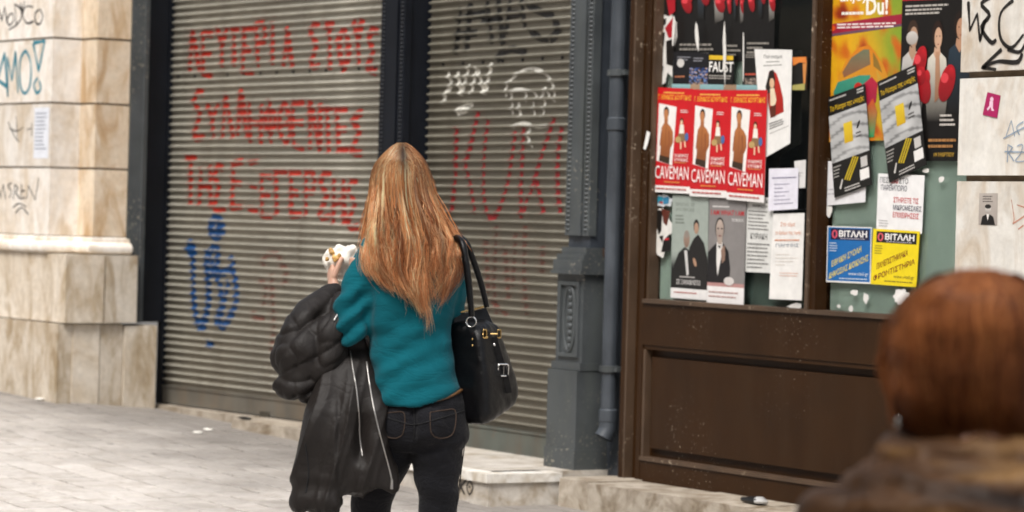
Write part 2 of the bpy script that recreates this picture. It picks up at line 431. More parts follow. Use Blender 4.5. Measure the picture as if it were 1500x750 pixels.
M_WOOD = worn_paint('brown shopfront paint', '#301d0c', '#c4b49d', .635, .45, .14, sc=22, var=.16, dust='#382718')
M_WOODE = worn_paint('worn brown edge paint', '#4c3b2d', '#b5a48f', .6, .5, .4, sc=10, var=.3)
def slat_mat(nm, c1, c2, c3):
    t = NT(nm); oi = t.n('ObjectInfo')
    n = t.noise(2.2, 6, .65, t.mapping((1., 1, 3))); c = t.ramp(n, [(.3, srgb(c1)), (.55, srgb(c2)), (.75, srgb(c3))])
    g = t.n('NewGeometry'); sp = t.n('SeparateXYZ'); t.l(g.outputs['Position'], sp.inputs[0])
    d = t.ramp(t.noise(5, 6, .7, t.mapping((1.5, 1, 10), g.outputs['Position'])), [(.52, 0.), (.75, .5)]); c = t.mix(d, c, srgb('#5f574b'))
    c = t.mix(t.ramp(t.math('MULTIPLY', sp.outputs[2], .4), [(.2, .22), (.75, 0.)]), c, srgb('#5e564a'))   # street grime, thicker near the pavement
    st = t.ramp(t.noise(3.5, 6, .65, t.mapping((9, 1, .35), g.outputs['Position'])), [(.56, 0.), (.72, .5)]); c = t.mix(st, c, srgb('#5f4f3c'))
    rs_ = t.ramp(t.noise(7, 6, .7, t.mapping((3, 1, 1.2), g.outputs['Position'])), [(.66, 0.), (.72, .6)]); c = t.mix(rs_, c, srgb('#6e4529'))   # rust blooms
    ph = t.math('FRACT', t.math('DIVIDE', sp.outputs[2], PITCHZ)); c = t.mix(t.ramp(ph, [(.38, .42), (.52, 0.), (.86, 0.), (.95, .42)]), c, srgb('#5c5344'))   # darker in the grooves between ridges
    v = t.math('MULTIPLY_ADD', oi.outputs['Random'], .14); v.node.inputs[2].default_value = .93
    h = t.n('HueSaturation'); t.l(c, h.inputs['Color']); t.l(v, h.inputs['Value']); t.base(h.outputs[0])
    t.set(Roughness=.5, Metallic=.25, Specular_IOR_Level=.5); t.bump(t.noise(60, 4), .08, .002); return t.m
M_SLAT = slat_mat('galvanised shutter slat', '#8f8c82', '#ada99d', '#c1bdb1'); M_SLAT2 = slat_mat('tarnished shutter slat', '#706c5f', '#868276', '#989486')
M_BAR = worn_paint('grimy shutter rail', '#5f5b53', '#a39a8c', .66, .55, .4, dust='#6e5a44')
M_RUST = worn_paint('rusty shutter rail', '#565a54', '#7a4a2e', .53, .6, .35, sc=5, dust='#5f4c3c')

def spray_mat(name, col, dens=.9, ridge=.45):
    """sprayed paint, thin on the rubbed ridges of the slats"""
    t = NT(name); g = t.n('NewGeometry'); sp = t.n('SeparateXYZ'); t.l(g.outputs['Position'], sp.inputs[0])
    ph = t.math('FRACT', t.math('DIVIDE', sp.outputs[2], PITCHZ))
    on = t.ramp(ph, [(.46, 1.), (.56, ridge), (.80, ridge), (.92, 1.)])
    a = t.math('MULTIPLY', on, t.ramp(t.noise(55, 5, .7), [(.3, dens * .55), (.55, dens)]))
    c = srgb(col); t.base(t.ramp(t.noise(14, 4), [(.3, tuple(v * .75 for v in c)), (.7, tuple(min(1, v * 1.2) for v in c))])); t.set(Roughness=.55)
    tr = t.n('BsdfTransparent'); mx = t.n('MixShader'); out = t.t.nodes['Material Output']
    t.l(a, mx.inputs[0]); t.l(tr.outputs[0], mx.inputs[1]); t.l(t.b.outputs[0], mx.inputs[2]); t.l(mx.outputs[0], out.inputs['Surface']); MATS[name] = t.m; return t.m
def flat_spray(name, col, dens=.93):
    t = NT(name); c = srgb(col); t.base(c); t.set(Roughness=.5); a = t.ramp(t.noise(70, 5, .7), [(.3, dens * .7), (.5, dens)])
    tr = t.n('BsdfTransparent'); mx = t.n('MixShader'); out = t.t.nodes['Material Output']
    t.l(a, mx.inputs[0]); t.l(tr.outputs[0], mx.inputs[1]); t.l(t.b.outputs[0], mx.inputs[2]); t.l(mx.outputs[0], out.inputs['Surface']); return t.m

# ------------------------------------------------------------------ ground
bm = bmesh.new(); xs = [-300, -60, -25, -12.8, -10.8] + [x * .5 for x in range(-20, 3)] + [1.2, 3, 6, 10, 15, 21.2, 30, 60, 300]; ys = [-300, -40, -12, -6, -2, -.95, -.2, 2, 300]
vv = [[bm.verts.new((x, y, gz(x, y) - .035)) for y in ys] for x in xs]
for i in range(len(xs) - 1):
    for j in range(len(ys) - 1): bm.faces.new((vv[i][j], vv[i + 1][j], vv[i + 1][j + 1], vv[i][j + 1]))
tag(bm_obj('street_ground', bm, M_ASPH), kind='structure')
pave = bpy.data.objects.new('pavement', None); COL.objects.link(pave); tag(pave, kind='structure')
bm = bmesh.new(); xs2 = [x * .5 for x in range(-18, 3)] + [1.2, 3, 6, 9, 12, 15.]; vv = [[bm.verts.new((x, y, gz(x, y) - .008)) for y in (-10.5, -.95, -.2, 0.2)] for x in xs2]
for i in range(len(xs2) - 1):
    for j in range(3): bm.faces.new((vv[i][j], vv[i + 1][j], vv[i + 1][j + 1], vv[i][j + 1]))
link_o = bm_obj('joint_bed', bm, M_JOINT, pave); tag(link_o, kind='structure')
PW = .2
protos = []
for k in range(4):
    bm = bmesh.new(); h = PW / 2 - .0075; box(bm, -h, h, -h, h, -.03, 0, jit=.0016)
    bmesh.ops.bevel(bm, geom=[e for e in bm.edges if all(v.co.z > -.01 for v in e.verts)], offset=.0035, segments=1, affect='EDGES')
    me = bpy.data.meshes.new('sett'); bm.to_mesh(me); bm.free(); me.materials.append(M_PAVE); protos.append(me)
cells = []
for i in range(int(-9 / PW), int(14 / PW)):
    for j in range(int(-10.2 / PW), 0):
        x = (i + .5) * PW + (j % 2) * PW * .5; y = (j + .5) * PW
        px, py, w = prj((x, y, gz(x, y)))
        if w < 1: continue
        vis = -30 < px < 1530 and 540 < py < 775
        cells.append((not vis, w, x, y))
cells.sort()
def sett_matrix(x, y):
    r = random.Random(int(x * 1000) * 7919 + int(y * 1000)); a = math.atan2(gz(x + .1, y) - gz(x - .1, y), .2); bx = math.atan2(gz(x, y + .1) - gz(x, y - .1), .2)
    return Matrix.Translation((x, y, gz(x, y) + r.uniform(-.0012, .001))) @ Matrix.Rotation(-a + r.uniform(-.008, .008), 4, 'Y') @ Matrix.Rotation(bx + r.uniform(-.006, .006), 4, 'X') @ Matrix.Rotation(r.uniform(-.01, .01), 4, 'Z'), r
bmr = bmesh.new()
for n, (_, w, x, y) in enumerate(cells):
    M, r = sett_matrix(x, y)
    if n < 300:
        o = link('sett', r.choice(protos), None, pave); o.matrix_world = M
    else:
        me = r.choice(protos).copy(); me.transform(M); bmr.from_mesh(me); bpy.data.meshes.remove(me)
def random_islands(t): pass
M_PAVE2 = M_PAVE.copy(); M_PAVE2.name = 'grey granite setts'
for nd in [n for n in M_PAVE2.node_tree.nodes if n.type == 'OBJECT_INFO']:
    g = M_PAVE2.node_tree.nodes.new('ShaderNodeNewGeometry')
    for lk in list(nd.outputs['Random'].links): M_PAVE2.node_tree.links.new(g.outputs['Random Per Island'], lk.to_socket)
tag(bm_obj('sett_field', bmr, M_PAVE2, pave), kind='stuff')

# ------------------------------------------------------------------ left marble pier
YA = -.84
XA = LEFT.X(78, 60, YA); YB = LEFT.atx(120, 60, XA).y; XB = LEFT.X(143, 60, YB); YC = LEFT.atx(192, 60, XB).y
t = thing('marble_pier', 'cream marble pier with carved torus moulding and scrawled black and teal tags', 'wall', LEFT, (XA, YA, gz(LEFT.m.to_translation().x + XA)))
def LB(name, m, x0, x1, y0, y1, z0, z1, bevel=.006, par=None):
    o = one_box(name, m, None, x0, x1, y0, y1, z0, z1, bevel=bevel, jit=.0015); o.parent = par or t; o.matrix_parent_inverse = (par or t).matrix_world.inverted(); o.matrix_world = LEFT.m; return o
ZJ = [LEFT.Z(78, v, YA) for v in (-70, 55, 150, 245, 346)]
J = .006
tops = [3.6] + ZJ[:-1]
LB('mortar_core', M_MORTAR, -9, XB - .018, YB + .02, YC - .01, -.1, 3.58, 0)
LB('mortar_core', M_MORTAR, -9, XA - .018, YA + .018, YB + .05, -.1, 3.57, 0)
for zt, zb in zip(tops, ZJ):
    cuts = [-9, XA - 2.6, XA - 1.45 + random.uniform(-.1, .1), XA]
    for a, b in zip(cuts, cuts[1:]): LB('stone_block', M_MARBLE, a + J * .5, b - J * .5 if b < XA else b, YA, YB + .06, zb + J, zt - J)
    LB('stone_block', M_TAN, XA - .3, XB, YB, YC, zb + J, zt - J - .001)
    LB('stone_block', M_MARBLE, XA - .3, XB + .006, YC + .004, YC + .3, zb + J, zt - J) if False else None
# moulding: torus band swept along the stepped outline
z1, z0 = LEFT.Z(78, 346, YA), LEFT.Z(78, 371, YA)
prof = [(0, 1), (.012, .93), (.014, .70), (.034, .66), (.05, .5), (.056, .33), (.05, .14), (.03, .02), (.0, 0)]
bm = bmesh.new(); outl = [(-9, YA, 0, -1), (XA, YA, 1, -1), (XA, YB, 1, -1), (XB, YB, 1, -1), (XB, YC + .02, 1, 0)]
rows = [[bm.verts.new((x + nx * o_, y + ny * o_, z0 + (z1 - z0) * h)) for o_, h in prof] for x, y, nx, ny in outl]
for a, b in zip(rows, rows[1:]):
    for k in range(len(prof) - 1): bm.faces.new((a[k], b[k], b[k + 1], a[k + 1]))
o = bm_obj('torus_moulding', bm, M_MARBLE, None, smooth=True); o.parent = t; o.matrix_parent_inverse = t.matrix_world.inverted(); o.matrix_world = LEFT.m
z2 = LEFT.Z(84, 473, YA)
XL2 = LEFT.X(96, 420, YA - .02)
LB('stone_block', M_BASE, -9, XL2 - 1.25, YA - .02, YB, z2 + J, z0 - .003); LB('stone_block', M_BASE, XL2 - 1.24, XL2, YA - .02, YB + .05, z2 + J, z0 - .003)
XR2 = LEFT.X(96.5, 420, YA + .01)
LB('stone_block', M_BASE, XL2 - .3, XL2 - .002, YB + .06, YC + .05, z2 + J, z0 - .003)
XP = LEFT.X(84, 500, YA - .05)
LB('stone_block', M_BASE, -9, XP - 1.9, YA - .05, YA + .15, -.25, z2); LB('stone_block', M_BASE, XP - 1.89, XP, YA - .05, YA + .1, -.25, z2 - .003)
ycuts = [YA + .107] + [LEFT.atx(v, 530, XP).y for v in (104.5, 145, 179, 227)]
for k, (a, b) in enumerate(zip(ycuts, ycuts[1:])):
    LB('stone_block', M_BASE, XP - .42, XP + (0, .006, .002, .02)[k], a + .004, b - .003, -.25, z2 - (.0, .004, .003, .012)[k], bevel=.009)
YEND = ycuts[-1]
print('marble', XA, YB, XB, YC, 'plinth', XP, YEND, 'z', ZJ, z0, z2)
yA = lambda z: YA if z is None else YA
BLK = flat_spray('black marker paint', '#2c2826'); TEAL = flat_spray('teal spray paint', '#1f7f93'); BLUEM = flat_spray('pale blue marker', '#7d95ad', .75)
def px_paint(name, fr, Y, strokes, w, m, par, label=None):
    o = paint_strokes(name, fr, strokes, w, m, None, lambda z: Y, label); o.parent = par; o.matrix_parent_inverse = par.matrix_world.inverted(); o.matrix_world = fr.m; return o
S = lambda *a: curve_px(a, 18)
px_paint('graffiti', LEFT, YA, [[(-6, 40), (-2, 12), (3, 30), (7, 10), (11, 34)], S((16, 20), (11, 28), (14, 37), (20, 30), (19, 20), (15, 21)), [(22, 5), (24, 36)], S((22, 6), (31, 14), (31, 28), (24, 36)), [(30, 4), (33, 16)], S((36, 2), (33, 18), (31, 27)),
    [(13, 44), (26, 36)], S((49, 10), (38, 10), (34, 22), (40, 34), (50, 31)), S((58, 14), (52, 20), (53, 33), (59, 35), (63, 24), (59, 13))], .016, BLK, t, 'black scrawled tag at the top of the pier')
px_paint('graffiti', LEFT, YA, [[(-4, 120), (7, 78), (12, 142)], [(-2, 118), (12, 128)], [(12, 142), (11, 84), (18, 118), (23, 76), (27, 136)], S((38, 74), (30, 88), (30, 124), (37, 137), (45, 122), (45, 90), (38, 74)),
    [(49, 63), (66, 60), (57, 104), (49, 63)], S((56, 114), (50, 124), (54, 136), (60, 130), (58, 118))], .03, TEAL, t, 'teal tag ending in an exclamation mark')
px_paint('graffiti', LEFT, YA, [[(-4, 265), (1, 290), (5, 270), (9, 292)], S((18, 268), (12, 272), (17, 280), (14, 290)), [(20, 292), (22, 270), (27, 276), (23, 282), (30, 292)], [(32, 270), (31, 291), (38, 289)], [(32, 280), (37, 279)], [(40, 291), (42, 272), (52, 293), (57, 260)],
    S((19, 304), (28, 298), (39, 303)), S((23, 312), (32, 304), (42, 314))], .011, BLK, t, 'thin black tag underlined by two arcs')
px_paint('graffiti', LEFT, YA, [S((12, 178), (22, 200), (28, 208)), [(24, 170), (26, 205)], S((14, 188), (26, 192), (34, 186)), S((40, 190), (46, 188)), [(47, 180), (47, 200)]], .008, BLK, t)
sh = Sheet(LEFT, [(51, 158), (73, 157), (71, 232), (49, 232)], YA, .002, .002); sh.lines(.1, .08, .9, .85, 10, '#8a90a0', th=.3)
sh.build('notice_sheet', 'small white printed notice pasted on the marble pier beside the teal tag', 'notice', '#dcdfe6')

# ------------------------------------------------------------------ iron columns
def put(o, fr, par): o.parent = par; o.matrix_parent_inverse = par.matrix_world.inverted(); o.matrix_world = fr.m; return o
def beads(fr, par, x, y, z0, z1, m, r=.013):
    """rope of cast beads"""
    bm = bmesh.new(); z = z0
    while z < z1:
        V, F = ellips((x, y, z), r, r, r * .72, (Vector((1, 0, 0)), Vector((0, 1, 0)), Vector((0, .0, 1))), 6, 4)
        k = [bm.verts.new(v) for v in V]
        for f in F: bm.faces.new([k[i] for i in f])
        z += r * 1.75
    o = bm_obj('bead_trim', bm, m, None, smooth=True); put(o, fr, par); tag(o, kind='stuff'); return o
XS0 = LEFT.X(241, 560, 0.); XS1 = LEFT.X(556, 60, 0.) + .05
t = thing('iron_jamb', 'navy black iron jamb between marble pier and long grey shutter', 'column', LEFT, (XS0 - .1, -.2, .1))
XJ = XS0 + .0
put(one_box('jamb_plate', M_IRON, None, XB - .25, XJ, YC + .16, .06, z2 + .005, 3.5), LEFT, t)
put(one_box('jamb_post', M_IRON, None, XJ - .05, XJ + .012, -.035, .05, -.1, 3.49), LEFT, t)
put(one_box('edge_strip', M_IRON3, None, XB - .2, XB + .012, YC + .004, YC + .13, z2 + .006, 3.5), LEFT, t)
beads(LEFT, t, XB + .012, YC + .10, z2 + .02, 3.3, M_IRON3, .011)
def column(fr, xl, xr, yp, Yf, Yb, name, label, detail, side=M_IRON, front=M_IRON):
    x0, x1 = fr.X(xl, yp, Yf), fr.X(xr, yp, Yf); t = thing(name, label, 'column', fr, ((x0 + x1) / 2, Yf, .15)); zb = fr.Z(820, 535, Yf) if detail else -.1
    put(one_box('shaft', side, None, x0 + .012, x1 - .012, Yf + .022, Yb, -.1, 3.5), fr, t)
    cx = (x0 + x1) / 2
    zc = fr.Z(850, 345, Yf) if detail else -.05
    put(one_box('front_plate', front, None, x0 + .07, x1 - .07, Yf - .004, Yf + .05, zc, 3.49, bevel=.01), fr, t)
    for s, x in ((-1, x0 + .03), (1, x1 - .03)):
        put(one_box('edge_fillet', front, None, x - .03, x + .03, Yf + .004, Yf + .05, zc, 3.48, bevel=.004), fr, t); beads(fr, t, x, Yf + .004, zc + .03, 3.3, front, .0135)
    return t, x0, x1, zc
tm, mx0, mx1, _ = column(LEFT, 556, 591, 100, -.2, .12, 'iron_column', 'navy black iron column with beaded edges between the two shutters', False)
tr_, rx0, rx1, zc = column(MAIN, 833, 868, 100, -.22, .12, 'iron_column', 'slate grey iron column with oval ornament and stepped capital beside drainpipe', True, M_IRON2, M_IRON3)
# capital, ornament panel and base of the right column
Yf = -.22; zz = lambda y, x=835: MAIN.Z(x, y, Yf)
def RB(name, m, dx0, dx1, dy, y0, y1, bevel=.006): return put(one_box(name, m, None, rx0 + dx0, rx1 + dx1, Yf + dy, .1, zz(y1), zz(y0), bevel=bevel), MAIN, tr_)
RB('neck_moulding', M_IRON3, -.0, .005, -.012, 362, 372); RB('capital_slab', M_IRON3, -.018, .012, -.03, 372, 380); RB('capital', M_IRON3, -.03, .018, -.045, 380, 396, .004); RB('capital_slab', M_IRON3, -.036, .022, -.056, 396, 401, .003)
RB('pedestal', M_IRON3, -.02, .003, -.02, 401.5, 536, .004); RB('base_moulding', M_IRON3, -.036, .012, -.036, 530, 541, .008); RB('base_block', M_IRON3, -.045, .008, -.05, 541.5, 662, .006); RB('foot_block', M_IRON3, -.05, .012, -.058, 656, 697, .012)
bm = bmesh.new(); px0, px1, pz0, pz1 = rx0 + .012, rx1 - .024, zz(522), zz(412)
for a, b, c, d in ((px0, px1, pz1 - .02, pz1), (px0, px1, pz0, pz0 + .02), (px0, px0 + .02, pz0 + .02, pz1 - .02), (px1 - .02, px1, pz0 + .02, pz1 - .02)): box(bm, a, b, Yf - .034, Yf - .018, c, d)
put(bm_obj('panel_frame', bm, M_IRON3, None, bevel=.004), MAIN, tr_)
cx, cz = (px0 + px1) / 2, (pz0 + pz1) / 2
V, F = tube([(cx + .055 * math.sin(a), Yf - .022, cz + .17 * math.cos(a), .009) for a in np.linspace(0, 2 * math.pi, 20)], 40, 8, (0, 1, 0)); me = bpy.data.meshes.new('oval_ornament'); me.from_pydata(V, [], F); shade(me); put(link('oval_ornament', me, M_IRON3), MAIN, tr_)
parts = [ellips((cx, Yf - .02, cz + k * .036), .028 - abs(k) * .004, .014, .02, (Vector((1, 0, 0)), Vector((0, 1, 0)), Vector((0, 0, 1))), 8, 6) for k in range(-4, 5)]
V, F = merge(parts); me = bpy.data.meshes.new('leaf_ornament'); me.from_pydata(V, [], F); shade(me); put(link('leaf_ornament', me, M_IRON3), MAIN, tr_)
put(one_box('rusty_plate', mat('rust scab', '#3a2a20', .8), None, MAIN.X(868, 364, -.1) - .001, rx1 + .02, -.13, -.085, MAIN.Z(873, 376, -.1), MAIN.Z(873, 363, -.1)), MAIN, tr_)

# ------------------------------------------------------------------ drainpipe
YP = -.15; a = MAIN.at(907, 60, YP); b = MAIN.at(890, 600, YP); xp = (a.x + b.x) / 2
t = thing('drainpipe', 'blue grey iron drainpipe with clamps and cut spout beside brown shopfront', 'pipe', loc=(xp, YP, .3)); R0 = .041
def lathe(rows, n=20):
    return rings_mesh([[Vector((r * math.cos(q), r * math.sin(q), z)) for q in np.linspace(0, 2 * math.pi, n, endpoint=False)] for r, z in rows])
def add_mesh(name, VF, m, par, loc=(0, 0, 0), sm=40):
    me = bpy.data.meshes.new(name); me.from_pydata([tuple(Vector(v) + Vector(loc)) for v in VF[0]], [], VF[1]); shade(me, sm); o = link(name, me, m, None); put(o, MAIN, par); return o
zt = lambda y: MAIN.Z(900, y, YP)
add_mesh('pipe_body', lathe([(R0, zt(615)), (R0, 3.5)]), M_PIPE, t, (xp, YP, 0))
for y in (172, 600): add_mesh('socket', lathe([(R0 + .001, zt(y + 20)), (R0 + .008, zt(y + 18)), (R0 + .008, zt(y + 2)), (R0 + .001, zt(y))]), M_PIPE, t, (xp, YP, 0))
for y in (107, 541):
    z = zt(y); add_mesh('clamp', lathe([(R0, z - .018), (R0 + .012, z - .016), (R0 + .012, z + .016), (R0, z + .018)]), M_IRON3, t, (xp, YP, 0)); put(one_box('clamp_lug', M_IRON3, None, xp - .085, xp + .085, YP - .01, YP + .05, z - .012, z + .012), MAIN, t)
V, F = tube([(xp, YP, zt(612), R0 + .004), (xp, YP, zt(626), R0 + .006), (xp, YP - .006, zt(633), R0 + .006), (xp - .004, YP - .024, zt(643), R0 + .007)], 12, 20)
F = F[:-1]; add_mesh('spout', (V, F), M_PIPE, t)
put(one_box('wall_strip', M_IRON2, None, rx1 - .05, xp + .2, -.07, .3, .1, 3.5), MAIN, tr_)

# ------------------------------------------------------------------ roller shutters
def prof_y(z):                       # ridge and valley of the corrugated slats
    p = (z / PITCHZ) % 1.0
    if .50 < p < .92: return -.02 * math.sin(math.pi * (p - .50) / .42) ** .7
    return 0.0
def shutter(fr, x0, x1, z0, label, bar, ms, group='roller shutters on the shop doors'):
    t = thing('roller_shutter', label, 'shutter', fr, ((x0 + x1) / 2, 0, z0), group=group)
    zs = [PITCHZ * q for q in (0, .2, .44, .50, .53, .57, .62, .68, .74, .80, .85, .89, .92, .96, 1.0)]
    bm = bmesh.new(); nx = 14; g = []
    for z in zs: g.append([bm.verts.new(((x1 - x0) * (i / nx - .5), prof_y(z + 1e-7) if 0 < z < PITCHZ else 0, z)) for i in range(nx + 1)])
    for a, b in zip(g, g[1:]):
        for i in range(nx): bm.faces.new((a[i], a[i + 1], b[i + 1], b[i]))
    me = bpy.data.meshes.new('slat'); bm.to_mesh(me); bm.free(); me.materials.append(ms); shade(me, 50); mes = [me]
    for k in range(5):
        m2 = me.copy(); m2.name = 'slat'
        for v in m2.vertices: v.co.z += .0016 * noise.noise(Vector((v.co.x * 1.6, k * 7.3, 0))); v.co.y += .0012 * noise.noise(Vector((v.co.x * 2.1, k * 3.1, 5)))
        mes.append(m2)
    k0 = int(math.ceil((z0 + .12) / PITCHZ)); z = k0 * PITCHZ
    while z < 3.4:
        o = link('slat', random.choice(mes)); put(o, fr, t); o.matrix_world = fr.m @ Matrix.Translation(((x0 + x1) / 2, random.uniform(-.001, .001), z)) @ Matrix.Rotation(random.uniform(-.0006, .0006), 4, 'Y'); z += PITCHZ
    put(one_box('bottom_rail', bar, None, x0, x1, -.024, .02, z0 + .002, k0 * PITCHZ - .016), fr, t); put(one_box('rail_lip', bar, None, x0, x1, -.03, .018, k0 * PITCHZ - .014, k0 * PITCHZ - .002, bevel=.003), fr, t)
    put(one_box('backing_plate', M_IRON, None, x0, x1, .03, .05, z0, 3.4), fr, t)
    return t, k0
zL = LEFT.Z(300, 597, 0); zR = MAIN.Z(803, 676, 0)
print('shutter bottoms', zL, zR, 'mid col', mx0, mx1, 'right col', rx0, rx1)
tL, kL = shutter(LEFT, XS0, mx0 + .03, zL, 'wide grey roller shutter sprayed with three lines of red writing and blue squiggle', M_BAR, M_SLAT)
XR0 = MAIN.X(630, 100, 0); tR, kR = shutter(MAIN, XR0, rx0 + .2, zR, 'narrow grey roller shutter with black and white tags above red strokes', M_RUST, M_SLAT2)
put(one_box('lock_plate', mat('lock iron', '#3b372f', .6), None, LEFT.X(386, 607, 0), LEFT.X(400, 607, 0), -.03, -.02, LEFT.Z(392, 612, 0), LEFT.Z(392, 603, 0)), LEFT, tL)
bm = bmesh.new()
for fr_, par, y, xs_ in ((LEFT, tL, 106, range(262, 552, 24)), (MAIN, tR, 87, range(650, 830, 29))):
    bm = bmesh.new()
    for x in xs_:
        p = fr_.at(x, y - (x - 300) * .035 * (fr_ is LEFT), 0); zq = (math.floor(p.z / PITCHZ) + .28) * PITCHZ
        box(bm, p.x - .008, p.x + .008, -.006, .001, zq - .008, zq + .008)
    o = put(bm_obj('rivet_row', bm, M_IRON), fr_, par); tag(o, kind='stuff')
yS = lambda z: 0.0 if z is None else prof_y(z)
def graf(fr, par, strokes, w, m, label=None): o = paint_strokes('graffiti', fr, strokes, w, m, None, yS, label); put(o, fr, par); return o
RED = spray_mat('red spray paint', '#b32a18', .97, .3); RED2 = spray_mat('dark red spray paint', '#991a1e', .97, .3); REDF = spray_mat('faded red spray paint', '#8f3f33', .42, .2)
BLU = spray_mat('blue spray paint', '#0b4880', .99, .95); WHT = spray_mat('white spray paint', '#e2dfd4', .97, .9); WHF = spray_mat('thin white spray paint', '#d9d6cc', .85, .6); BKS = spray_mat('black spray paint', '#120e0c', .99, .25)
random.seed(3)
graf(LEFT, tL, word('ΛΕΥΤΕΡΙΑ', 278, 436, 104, 96, 62), .056, RED, 'first word of the top line of red writing'); graf(LEFT, tL, word('ΣΤΟΥΣ', 456, 560, 98, 102, 64), .056, RED, 'second word of the top line of red writing')
graf(LEFT, tL, word('ΣΥΛΛΗΦΘΕΝΤΕΣ', 284, 538, 200, 226, 62), .056, RED, 'second line of red writing')
graf(LEFT, tL, word('ΤΗΣ', 272, 336, 298, 308, 66) + word('ΕΞΕΓΕΡΣΗΣ', 342, 532, 306, 334, 64), .056, RED, 'third line of red writing')
graf(LEFT, tL, [S((311, 322), (308, 332), (311, 344), (319, 346), (327, 338), (325, 326), (317, 320), (311, 322)), S((312, 326), (314, 342), (322, 342), (322, 326)), [(275, 370), (280, 356), (287, 370), (276, 370)], [(279, 362), (284, 369)], [(284, 368), (285, 440), (290, 474), (300, 472)], S((300, 470), (308, 440), (305, 390), (310, 366), (320, 368), (318, 400)),
    S((304, 366), (302, 392), (316, 402), (336, 396), (343, 384), (337, 376)), S((312, 376), (314, 396), (330, 400)), S((318, 400), (326, 440), (316, 474)), S((306, 404), (306, 440), (300, 478), (292, 476)), S((340, 390), (346, 410), (347, 440), (338, 464), (328, 478), (320, 472)), S((322, 470), (330, 440), (336, 410)), [(303, 501), (312, 502), (310, 508)], [(304, 505), (313, 506)]], .068, BLU, 'blue squiggle below the red writing')
graf(LEFT, tL, [S((385, 390), (390, 375), (405, 372), (412, 380)), S((412, 384), (420, 400), (416, 420)), [(398, 400), (402, 480), (398, 515)], S((380, 410), (390, 420), (386, 450)), [(370, 460), (388, 470)]], .06, REDF)
# right shutter
graf(MAIN, tR, [[(676, 10), (668, 80)], [(690, 4), (684, 76)], [(668, 28), (712, 20)], [(668, 52), (700, 48)], [(714, 2), (722, 64)], [(706, 30), (734, 28)], [(730, -4), (738, 66)], [(748, 0), (742, 50)], [(744, 22), (766, 20)], [(764, -2), (770, 40)], S((772, 6), (790, 16), (812, 24)), S((812, 28), (818, 46), (806, 58)), S((776, 44), (792, 56), (804, 58)), S((736, 76), (752, 72), (772, 75)), [(736, 78), (728, 88)]], .06, BKS, 'black scribbled tag at the top')
graf(MAIN, tR, [[(657, 106), (663, 124), (654, 138), (650, 152)], [(671, 105), (677, 140)], [(677, 140), (689, 94)], [(700, 98), (691, 138)], [(700, 98), (711, 138)], [(711, 138), (722, 92)], [(670, 162), (694, 152)], [(670, 166), (690, 158)]], .04, WHT, 'white zigzag tag')
graf(MAIN, tR, [S((742, 142), (744, 124), (760, 108), (778, 100), (800, 108), (812, 128), (813, 150)), S((748, 138), (756, 132), (770, 134), (772, 150)), [(750, 134), (752, 168)], [(760, 150), (764, 172)], S((768, 132), (782, 134), (788, 144)), [(782, 148), (784, 170)], S((794, 144), (800, 130), (806, 142)), [(800, 146), (796, 172)], S((752, 186), (768, 180), (786, 186), (806, 184)), S((778, 188), (774, 200), (781, 216))], .026, WHF, 'thin white ghost outline')
graf(MAIN, tR, [[(670, 184), (668, 260), (662, 312)], [(702, 162), (690, 215), (682, 240)], [(682, 240), (690, 270), (697, 314)], S((716, 172), (710, 230), (710, 290), (718, 318), (728, 316)), S((728, 316), (744, 270), (756, 192)), [(768, 186), (764, 270), (764, 320)], [(768, 312), (774, 286)], [(814, 170), (800, 210), (784, 262), (776, 290)], [(786, 262), (798, 314)], S((824, 184), (818, 230), (818, 280), (822, 312))], .044, RED2, 'tall dark red letters')
graf(MAIN, tR, [[(728, 330), (724, 420), (728, 460)], [(740, 360), (746, 440)], [(770, 330), (768, 400), (772, 462)], [(756, 340), (752, 420)], [(796, 360), (794, 400)], [(712, 350), (716, 430)], [(720, 440), (744, 462)]], .045, REDF)

# ------------------------------------------------------------------ sill under the wide shutter, marble step, kerb stones
t = thing('shutter_sill', 'low worn stone sill under the wide grey shutter', 'sill', LEFT, (-2, -.2, .1))
xa, xb = LEFT.X(352, 612, -.3), mx0 + .2; c3 = [xa, xa + .62, xa + 1.3, xb]
for a, b in zip(c3, c3[1:]): put(one_box('sill_stone', M_KERB, None, a + .003, b - .003, -.36, .06, -.1, zL - .006, bevel=.014, jit=.004), LEFT, t)
put(one_box('sill_stone', M_KERB, None, XS0 - .1, xa - .003, -.13, .06, -.05, zL - .008, bevel=.012), LEFT, t)
YS = -.9; XC = MAIN.X(714, 698, YS); ZS = MAIN.Z(714, 695, YS)
t = thing('marble_step', 'white nosed marble doorstep marked with a small black tag', 'step', loc=(XC - 1, -.5, .05)); xl = -.62
put(one_box('riser', M_STEP, None, xl, XC - .014, YS + .016, -.45, -.08, ZS - .046, bevel=.004), MAIN, t); put(one_box('riser', M_STEP, None, xl, rx1 + .02, -.448, .02, -.06, ZS - .047, bevel=.004), MAIN, t)
put(one_box('nosing', M_NOSE, None, xl, XC, YS, YS + .11, ZS - .045, ZS, bevel=.012), MAIN, t); put(one_box('nosing', M_NOSE, None, XC - .13, XC - .0015, YS + .1115, -.45, ZS - .046, ZS - .001, bevel=.012), MAIN, t)
for a, b in ((xl, xl + .75), (xl + .756, xl + 1.5), (xl + 1.506, rx1 + .02)): put(one_box('tread_slab', M_STEP, None, XC - .25, XC - .133, YS + .1135, -.45, ZS - .044, ZS - .007, bevel=.003), MAIN, t) if a == xl else None; put(one_box('tread_slab', M_STEP, None, a, b, YS + .1135, .015, ZS - .044, ZS - .007, bevel=.003), MAIN, t)
px_paint('graffiti', MAIN, YS + .0155, [[(675, 702), (673, 722)], [(684, 703), (675, 712), (681, 724)], S((689, 704), (684, 712), (688, 724), (693, 714), (689, 704)), [(687, 712), (689, 714)]], .02, BLK, t, 'small black tag on the riser')
